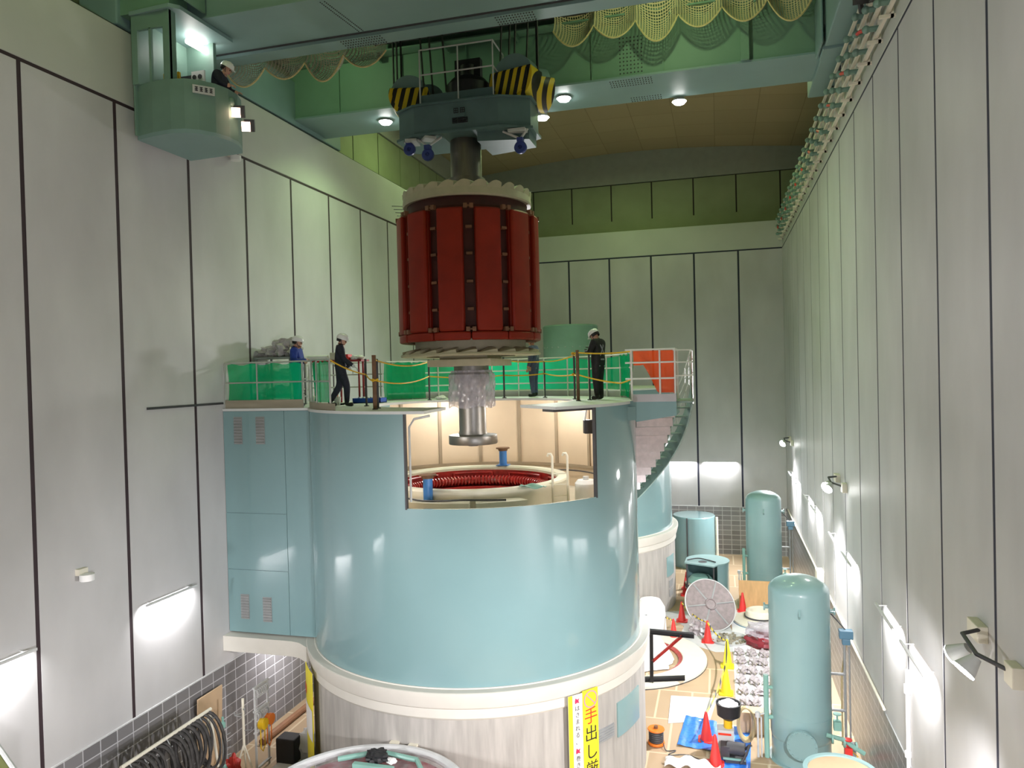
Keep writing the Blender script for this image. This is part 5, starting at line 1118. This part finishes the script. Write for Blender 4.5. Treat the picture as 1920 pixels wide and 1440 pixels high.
cable('extension_cable', [(-1.5, 18.5, .1), (-1.42, 18.3, .02), (-1.2, 18.35, .02), (-1.35, 18.1, .02), (-.9, 18.2, .02), (-.4, 17.9, .02), (-.15, 18.0, .03)], .012, 'dark', 'dark extension cable from the orange reel to the pump')
t = thing('grout_pump', 'grey pump with a black funnel of white powder on top', 'pump', (0, 18.7, .04))
b = MB(); b.box((-.22, 18.5, .1), (.16, 18.85, .55)); b.build('housing', 'lgrey', t, smooth=0, bevel=.015)
b = MB(); b.box((-.2, 18.493, .44), (.1, 18.5, .49)); b.build('red_band', 'inkred', t, smooth=0)
b = MB(); b.lathe([(0, .55), (.1, .55), (.1, .72), (.08, .74), (0, .74)], (.03, 18.7), 20); b.build('neck', 'yellow', t)
b = MB(); b.lathe([(.0, .74), (.1, .74), (.27, .86), (.29, 1.12), (.3, 1.13), (.3, 1.15), (.27, 1.15), (.26, .92), (0, .8)], (.05, 18.7), 32); b.build('funnel', 'black', t)
lump('powder', (.04, 18.7, 1.02), (.24, .24, .1), 'white', '', '', None, 8, .1, t)
b = MB(); b.box((-.05, 18.0, .04), (.42, 18.45, .1)); b.cyl((.0, 18.25, .28), (.4, 18.2, .28), .15, n=20); b.box((-.15, 18.1, .1), (.05, 18.4, .36)); b.tube([(.4, 18.2, .3), (.5, 18.1, .45), (.42, 17.95, .3), (.3, 17.9, .1)], .03, 8); b.build('motor', 'dark', t, smooth=30)
b = MB(); b.box((-.1, 18.02, .1), (.4, 18.06, .14)); b.build('green_strip', 'greenp', t, smooth=0)
t = thing('hose_coil', 'upright coil of tan hose beside the pump', 'hose', (.46, 19.15, .02))
for k in range(4):
    b = MB(); b.tube([(.46 + (.2 - .01 * k) * cos(q), 19.1 + .05 * k, .46 + (.42 - .012 * k) * sin(q)) for q in [2 * pi * i / 40 for i in range(40)]], .028, 8, closed=True); b.build('hose_turn', 'hose', t)
b = MB(); b.box((.3, 19.6, 0), (1.0, 20.0, .55)); tag(b.build('carton', 'card', smooth=0, bevel=.01, at=(.65, 19.8, 0)), 'brown carton behind the hose coil', 'box')
b = MB(); b.grid(lambda u, v: (-1.4 + 1.25 * u, 17.35 + .45 * v + .1 * sin(5 * u), .12 + .09 * sin(8 * u + 3 * v) * sin(7 * v) + .05 * sin(19 * u)), 30, 14); tag(b.build('plastic_sheet', 'white', smooth=60, at=(-.8, 17.5, .0)), 'crumpled white sheet at the lower edge by the cone', 'plastic sheet')

# red drum wrapped in plastic at the bottom centre
dc = (-6.11, 11.6)
t = thing('wrapped_runner', 'round dark red machine part with plastic-wrapped grey rim, nearest the camera', 'machine part', (dc[0], dc[1], 0))
b = MB(); b.lathe([(0, 0), (1.5, 0), (1.6, 1.7), (1.72, 1.85), (0, 1.9)], dc, 64); b.build('body', 'wrapred', t)
b = MB(); b.tube([(dc[0] + 1.84 * cos(2 * pi * k / 72), dc[1] + 1.84 * sin(2 * pi * k / 72), 1.93) for k in range(72)], .085, 10, closed=True); b.build('wrapped_rim', 'lgrey', t)
b = MB(); b.grid(lambda u, v: (dc[0] + 1.82 * v * cos(2 * pi * u), dc[1] + 1.82 * v * sin(2 * pi * u), 1.96 + .03 * sin(14 * pi * u) * v + .03 * sin(9 * v + 12 * u)), 48, 10); b.build('plastic_cover', 'plasticthin', t, smooth=60)
b = MB(); b.box((dc[0] - .6, dc[1] + .9, 1.9), (dc[0] + .2, dc[1] + 1.0, 2.06)); b.tube([(dc[0] - 1.0, dc[1] + 1.1, 2.0), (dc[0] - .3, dc[1] + 1.45, 2.05), (dc[0] + .5, dc[1] + 1.35, 2.03), (dc[0] + .9, dc[1] + .8, 2.02)], .05, 8); b.build('green_band', 'greenp', t)
lump('black_case', (dc[0] - .25, dc[1] + 1.2, 2.0), (.22, .16, .12), 'black', 'black bag of tools on the red machine part', 'bag', None, 9)
lump('white_glove', (dc[0] + .05, dc[1] + 1.2, 2.0), (.1, .08, .05), 'white', 'white glove on the red machine part', 'glove', None, 14)

# ------------------------------------------------------------------ left side gear
t = thing('sling_rack', 'cream sling rack against the left tiled wall', 'rack', (-10.6, 12.5, 0))
b = MB(); b.cyl((-10.6, 11.1, 2.25), (-10.6, 13.6, 2.23), .035, n=10); b.build('top_bar', 'cream', t)
for y in (11.15, 13.55):
    for s in (-1, 1):
        b = MB(); b.tube([(-10.6, y, 2.23), (-10.6 + .35 * s, y, 0)], .03, 8); b.build('leg', 'cream', t)
for y in [11.3 + .32 * k for k in range(8)]:
    b = MB(); b.tube([(-10.6, y, 2.24), (-10.52, y, 2.12), (-10.5, y, 2.05), (-10.46, y, 2.1)], .012, 6); b.build('hook', 'grey', t)
rnd = random.Random(2)
hang = ('first', 'second', 'third', 'fourth', 'fifth', 'sixth', 'seventh', 'eighth', 'ninth', 'tenth', 'eleventh', 'twelfth', 'thirteenth', 'fourteenth', 'fifteenth', 'sixteenth', 'seventeenth', 'eighteenth')
for k in range(18):
    y = 11.2 + .135 * k; L = rnd.uniform(.75, 1.25); w = rnd.uniform(.1, .22); dx = rnd.uniform(-.06, .1)
    P = [(-10.6 + .05 * cos(q) * 1.5 + dx * (1 - sin(q)) + .14 * cos(q), y + w * cos(q) * .9, 2.2 - L / 2 + L / 2 * sin(q)) for q in [2 * pi * i / 26 for i in range(26)]]
    b = MB(); b.tube(P, rnd.uniform(.022, .04), 6, closed=True); tag(b.build('lifting_sling', 'sling', at=(-10.6, y, 2.2)), 'dark lifting sling, %s from the near end of the cream rack' % hang[k], 'sling', 'lifting slings hung on the cream rack')
b = MB(); b.cbox((XL + .1, 14.8, 1.0), (.03, .86, 2.0), ry=.04); tag(b.build('beige_board', 'card', smooth=0, at=(XL + .1, 14.8, 0)), 'beige board leaning on the left tiled wall', 'board')
t = thing('grease_stand', 'thin stand with a green tip between rack and board', 'stand', (-10.6, 13.98, 0))
b = MB(); b.cyl((-10.6, 13.98, 0), (-10.6, 13.98, 1.75), .03, n=8); b.lathe([(0, 0), (.15, 0), (.15, .04), (0, .04)], (-10.6, 13.98), 16)
for k in range(5): b.tube([(-10.6, 13.98, 1.0 + .15 * k), (-10.5, 14.1, 1.04 + .15 * k)], .01, 5)
b.build('pole', 'grey', t)
b = MB(); b.lathe([(0, 1.66), (.06, 1.66), (.06, 1.75), (.025, 1.78), (.025, 1.88), (0, 1.88)], (-10.6, 13.98), 12); b.build('tip', 'greenp', t)
t = thing('gas_bottle', 'pale green gas bottle at the foot of the thin stand', 'gas bottle', (-10.45, 13.8, 0)); b = MB(); b.lathe([(0, 0), (.12, 0), (.12, .75), (.05, .88), (.03, .95), (0, .95)], (-10.45, 13.8), 20); b.build('body', 'greenp', t)
lump('red_chain', (-10.5, 14.15, .4), (.14, .14, .3), 'bagred', 'heap of red chain hanging by the thin stand', 'chain', None, 17, .3)
t = thing('tripod_stand', 'tall cream tripod stand with hooks on the left', 'stand', (-10.6, 14.7, 0))
b = MB(); b.cyl((-10.6, 14.7, .8), (-10.6, 14.7, 1.98), .03, n=8); b.build('mast', 'cream', t)
for k in range(3):
    a = 2 * pi * k / 3; b = MB(); b.tube([(-10.6, 14.7, .95), (-10.6 + .35 * cos(a), 14.7 + .35 * sin(a), 0)], .02, 6); b.build('leg', 'cream', t)
for k in range(6):
    b = MB(); a = 1.1 * k; b.tube([(-10.6, 14.7, 1.25 + .1 * k), (-10.6 + .2 * cos(a), 14.7 + .2 * sin(a), 1.28 + .1 * k), (-10.6 + .22 * cos(a), 14.7 + .22 * sin(a), 1.35 + .1 * k)], .01, 5); b.build('hook', 'grey', t)
t = thing('shackle_rack', 'narrow rack hung with small shackles near the cream tripod', 'rack', (-10.6, 15.4, 0))
for y in (15.15, 15.65):
    b = MB(); b.box((-10.63, y, 0), (-10.59, y + .04, 2.0)); b.build('upright', 'lgrey', t, smooth=0)
for z in (2.0, 1.45, .95, .1):
    b = MB(); b.box((-10.64, 15.12, z), (-10.58, 15.72, z + .04)); b.build('cross_bar', 'lgrey', t, smooth=0)
for k in range(14):
    y = 15.18 + .07 * (k % 7); z = 1.97 if k < 7 else 1.43; b = MB(); b.tube([(-10.58 + .04 * cos(q), y + .03 * cos(q), z - .1 + .1 * sin(q)) for q in [2 * pi * i / 12 for i in range(12)]], .012, 5, closed=True); tag(b.build('shackle', 'lgrey', at=(-10.58, y, z)), 'small steel shackle on the narrow rack\'s %s bar' % ('top' if k < 7 else 'middle'), 'shackle', 'shackles on the %s bar' % ('top' if k < 7 else 'middle'))
for y, m, lab in ((15.28, 'yellow', 'yellow chain hoist on the narrow rack'), (15.55, 'orange', 'orange chain hoist on the narrow rack')):
    t = thing('chain_hoist', lab, 'hoist', (-10.5, y, .9)); b = MB(); b.cyl((-10.55, y, 1.15), (-10.42, y, 1.15), .13, n=20); b.build('body', m, t)
    b = MB(); b.tube([(-10.5, y - .08, 1.1), (-10.5, y - .08, .6), (-10.5, y, .5), (-10.5, y + .08, .6), (-10.5, y + .08, 1.1)], .014, 6); b.build('chain', m, t)
    b = MB(); b.tube([(-10.5, y, 1.28), (-10.5, y, 1.38), (-10.58, y, 1.42)], .015, 6); b.build('hook', 'grey', t)
b = MB(); b.cbox((-10.2, 15.9, .3), (.5, .4, .6)); tag(b.build('black_case', 'black', smooth=0, bevel=.03, at=(-10.2, 15.9, 0)), 'black tool case at the foot of the narrow rack', 'case')
lump('white_bag', (-9.85, 16.15, 0), (.22, .22, .4), 'white', 'crumpled white bag beside the black tool case', 'bag', None, 19)
b = MB(); b.box((-10.4, 14.3, .005), (-9.0, 16.2, .02)); tag(b.build('floor_sheet', 'white', smooth=0, at=(-9.7, 15.2, 0)), 'white floor sheet left of the pedestal', 'sheet')
b = MB(); b.tube([(-11.3, 16.4, .08), (-11.25, 20.5, .08)], .09, 10); tag(b.build('timber_pole', 'wood', at=(-11.3, 18, 0)), 'brown pole on the floor along the left wall', 'pole')
b = MB(); b.tube([(-9.75, 15.3, .06), (-9.35, 17.0, .06)], .05, 8); tag(b.build('blue_pipe', 'bluebox', at=(-9.5, 16, 0)), 'blue pipe lying beside the white floor sheet', 'pipe')
t = thing('covered_crate', 'tall olive covered crate with a pale top edge in the lower left corner', 'crate', (-10.3, 7.9, 0))
P_ = [(-11.3, 9.07), (-9.0, 7.78), (-9.45, 7.0), (-11.6, 8.2)]
b = MB(); b.prism([(x, y) for x, y in P_], 0, 3.93); b.build('cover', 'olive', t, smooth=0, bevel=.04)
b = MB()
for i in range(4): b.tube([(*P_[i], 3.95), (*P_[(i + 1) % 4], 3.95)], .035, 8)
b.build('top_edge', 'lgrey', t)

# ------------------------------------------------------------------ wall fittings
def flood(x, y, z, s, lab):
    t = thing('wall_floodlight', lab, 'wall lamp', (x, y, z), None)
    xi = x + .32 * s
    b = MB(); b.box((min(x, x + .12 * s), y + .55, z - .08), (max(x, x + .12 * s), y + .95, z + .12)); b.build('junction_box', 'conduit', t, smooth=0, bevel=.01)
    b = MB(); b.box((min(x, x + .12 * s), y - .55, z - .18), (max(x, x + .12 * s), y - .3, z + .05)); b.build('ballast_box', 'conduit', t, smooth=0, bevel=.01)
    b = MB(); b.tube([(x + .06 * s, y + .6, z + .08), (xi, y + .4, z + .08), (xi, y - .1, z + .02), (x + .06 * s, y - .4, z - .05)], .025, 8); b.build('arm', 'dark', t)
    for yy, tl in (((y + .2, .5), (y - .1, -.2)) if y < 12 else ((y + .2, -1.3), (y - .1, -.9))):
        b = MB(); d = Vector((s * .75, tl, -.75)).normalized(); p = Vector((xi, yy, z - .02))
        b.cyl(p, p + d * .2, .06, .13, 20); h = b.build('lamp_head', 'lgrey', t)
        b = MB(); b.cyl(p + d * .2, p + d * .215, .128, n=20); b.build('lens', 'lampon', h)
    return t
WL = 'white twin floodlight on the '
fl = [(XR, 9.5, 5.95, -1, WL + 'right wall, nearest the camera'), (XR, 20.8, 6.2, -1, WL + 'right wall above the nearer tank'), (XR, 34.9, 5.95, -1, WL + 'right wall by the far corner')]
for a in fl: flood(*a)
def bulk(x, y, z, s, lab):
    t = thing('wall_lamp', lab, 'wall lamp', (x, y, z)); b = MB(); b.box((min(x, x + .1 * s), y - .1, z + .04), (max(x, x + .1 * s), y + .1, z + .16)); b.build('bracket', 'conduit', t, smooth=0)
    b = MB(); b.lathe([(0, z + .08), (.13, z + .06), (.13, z - .06), (.0, z - .07)], (x + .17 * s, y), 20); b.build('shade', 'white', t)
bulk(XL, 11.4, 5.6, 1, 'small white wall lamp on the left wall above the light patch')
bulk(XL, 16.35, 14.75, 1, 'small white lamp under the top joint of the left wall beyond the crane cab')
# slim light bars, made up to throw a bright band on the panel below
def lightbar(x, y, z, dx, dy, lab):
    t = thing('added_light_bar', lab, 'wall lamp', (x, y, z), 'slim added light bars')
    L = .78; ex, ey = abs(dy), abs(dx); cx_, cy_ = x + dx * .17, y + dy * .17
    b = MB(); b.box((cx_ - ex * L - ey * .02, cy_ - ey * L - ex * .02, z - .02), (cx_ + ex * L + ey * .02, cy_ + ey * L + ex * .02, z + .025)); b.build('housing', 'lgrey', t, smooth=0)
    for s in (-.6, .6):
        b = MB(); b.cyl((x + ex * s, y + ey * s, z + .02), (cx_ + ex * s, cy_ + ey * s, z + .01), .01, n=6); b.build('bracket', 'lgrey', t)
    q = (x + dx * .16, y + dy * .16, z - .05)
    zax = -(Vector((x, y, z - .25)) - Vector(q)).normalized(); xax = Vector((ex, ey, 0)); yax = zax.cross(xax)
    l = light('band_light', 'AREA', q, WASH_W, (1, .98, .99), 1.4, sizey=.05)
    l.rotation_euler = Matrix((xax, yax, zax)).transposed().to_euler()
    l.data.spread = radians(130)
WASH_W = 55
for i, y in enumerate((13.1, 15.2, 19.6, 21.75, 26.05, 28.2, 32.5, 34.7)):
    nm = ('left of the white conduit', 'on the panel behind the white conduit', 'beside the nearer tank\'s transmitter', 'just past the nearer tank', 'second panel past the middle floodlight', 'third panel past the middle floodlight', 'beside the farther tank', 'nearest the far corner')[i]
    lightbar(XR, y, 4.55, -1, 0, 'slim added light bar on the right wall, ' + nm)
lightbar(XL, 13.65, 4.6, 1, 0, 'slim added light bar on the left wall beside the teal annex'); lightbar(XL, 9.5, 4.65, 1, 0, 'slim added light bar on the left wall near the olive crate')
lightbar(-1.98, YB, 4.6, 0, -1, 'slim added light bar on the end wall, left one'); lightbar(-.05, YB, 4.6, 0, -1, 'slim added light bar on the end wall, right one')
t = thing('conduit_box', 'cream junction box on the right wall behind the nearer tank', 'junction box', (XR - .2, 25.2, 2.6)); b = MB(); b.box((XR - .22, 25.0, 2.4), (XR - .001, 25.5, 2.8)); b.build('box', 'conduit', t, smooth=0, bevel=.015)
b = MB(); b.cyl((XR - .035, 14.05, 2.0), (XR - .035, 14.05, 4.0), .035, n=10); b.cyl((XR - .045, 14.05, 3.6), (XR - .045, 14.05, 3.75), .05, n=10); b.cyl((XR - .045, 14.05, 2.5), (XR - .045, 14.05, 2.6), .05, n=10); tag(b.build('wall_conduit', 'white', at=(XR - .04, 14.05, 2.0)), 'white vertical conduit on the right wall', 'conduit')
b = MB(); b.cyl((XR - .04, 16.0, 2.46), (XR - .04, 37.5, 2.46), .03, n=8); tag(b.build('wall_conduit', 'conduit', at=(XR - .04, 26, 2.46)), 'cream horizontal conduit just above the right wall\'s tiles', 'conduit')
# crane conductor rails on the right runway beam
t = thing('conductor_rail', 'crane conductor rails with red and green insulators along the right runway beam', 'conductor rail', (XR - .2, 20, 15.7))
for z, x in ((15.25, .12), (15.6, .14), (15.95, .16), (16.3, .18)):
    b = MB(); b.box((XR - x - .03, YF + .5, z - .03), (XR - x + .03, YB - .2, z + .03)); b.build('rail', 'conduit', t, smooth=0)
yy = 9.0
i = 0
while yy < 38:
    b = MB(); b.box((XR - .26, yy - .03, 15.15), (XR, yy + .03, 15.2)); b.box((XR - .08, yy - .03, 15.15), (XR - .03, yy + .03, 16.4)); b.build('bracket', 'conduit', t, smooth=0)
    for z in (15.42, 15.78, 16.12): b = MB(); b.cyl((XR - .3, yy, z), (XR - .05, yy, z), .055, n=8); b.ball((XR - .28, yy, z), .075, 8, 6); b.build('insulator', 'tealcab', t)
    if i % 2 == 0:
        b = MB(); b.tube([(XR - .26, yy, 15.42), (XR - .3, yy + .5, 15.6), (XR - .26, yy + 1.05, 15.78)], .035, 6); b.build('jumper_cable', 'conered', t)
    yy += 1.05; i += 1
t = thing('current_collector', 'dark current collector arm between crane and conductor rails', 'collector', (XR - .3, 16.5, 15.9))
b = MB(); b.tube([(XR - .1, 16.2, 16.2), (XR - .3, 15.6, 15.9), (XR - .45, 15.0, 16.1), (XR - .35, 14.4, 15.7)], .05, 8); b.box((XR - .5, 14.9, 15.9), (XR - .2, 15.3, 16.3)); b.box((XR - .35, 14.0, 15.6), (XR - .15, 14.6, 15.75)); b.build('arm', 'black', t, smooth=0)
b = MB(); b.box((XLU + 1.02, YF, ZB), (XLU + 1.12, YB, ZB + .12)); tag(b.build('crane_rail', 'dark', smooth=0, at=(XLU + 1.07, 16, ZB)), 'steel crane rail on the left runway beam', 'rail')
b = MB(); b.box((XRU - 1.12 + .2, YF, ZB), (XRU - 1.02 + .2, YB, ZB + .12)); tag(b.build('crane_rail', 'dark', smooth=0, at=(XRU - .9, 16, ZB)), 'steel crane rail on the right runway beam', 'rail')

# ------------------------------------------------------------------ lighting
UP = (.72, 1.0, .42); CW = (1, .975, 1.0)
for x, y in ((-9.5, 10), (.5, 10), (-4.3, 2)):
    light('hall_fill_high', 'AREA', (x, y, 19.4), 44, UP, 2.0, (x, y + 3, 0))  # unseen overhead fills, added for even light in the near upper hall
for x, y in ((-10, 27), (0, 27), (-4.3, 34)):
    light('hall_fill_high', 'AREA', (x, y, 19.6), 135, UP, 1.5, (x, y, 0))  # unseen green fills beyond the crane, added to light the back wall
for x, y, z, s, _ in fl:
    light('flood_and_fill', 'SPOT', (x + .55 * s, y + .15, z - .2), 3100, CW, .15, (x + 4.5 * s, y + (1.5 if y < 30 else -3.5), 1.0), radians(135), .7)
light('flood_and_fill', 'SPOT', (XL + .5, 3.0, 6.5), 2500, CW, .25, (-6.5, 13.5, .6), radians(84), .85); light('flood_and_fill', 'SPOT', (XR - .5, 1.0, 6.5), 2800, CW, .25, (-4.5, 13.5, .6), radians(80), .85)  # added fill spots for the housing front, no fixtures there
light('flood_and_fill', 'SPOT', (XR - .65, 10.0, 5.7), 1500, CW, .12, (1.6, 18.7, 2.2), radians(50), .6); light('flood_and_fill', 'SPOT', (XR - .65, 21.4, 5.9), 1200, CW, .12, (1.5, 31, 2), radians(50), .6)
light('crane_lamp', 'AREA', (-.9, 16.4, 18.3), 45, (.75, 1, .5), .3, (-1.0, 19.6, 17.5)); light('crane_lamp', 'AREA', (-10, 16.6, 18.0), 25, (.7, 1, .5), .3, (-9.8, 19.6, 17.5))
light('flood_and_fill', 'SPOT', (XL + .5, 22, 6.2), 1700, CW, .3, (-6, 28, 1), radians(130), .7); light('flood_and_fill', 'AREA', (XL + 1.1, 17.6, 2.5), 60, CW, .4, (XL, 17.9, 1.6))  # added fills: far floor, and a glow on the tiles under the annex
light('flood_and_fill', 'SPOT', (XR - .5, -2, 7), 3600, CW, .3, (XL, 4, 5), radians(96), .6); light('flood_and_fill', 'SPOT', (XL + .5, -3, 7), 4000, CW, .3, (XR, 6, 5.5), radians(94), .6)  # added unseen spots that brighten the side walls and miss the rotor
for a in (-112, -12, 60, 120): light('inner_lamp', 'POINT', onring(BC, 2.9, radians(a), 8.25), 60, (1, .97, .93), .12)
light('deck_lamp', 'AREA', (-6.0, 24.6, 11.2), 260, CW, .6, (-6, 20.5, 8.5))
w = bpy.data.worlds.new('world'); SC.world = w; w.use_nodes = True; w.node_tree.nodes['Background'].inputs[0].default_value = (.5, .55, .5, 1); w.node_tree.nodes['Background'].inputs[1].default_value = .1
vs_ = SC.view_settings; vs_.view_transform = 'Standard'; vs_.look = 'None'; vs_.exposure = 0.0; vs_.gamma = 1; vs_.use_curve_mapping = False
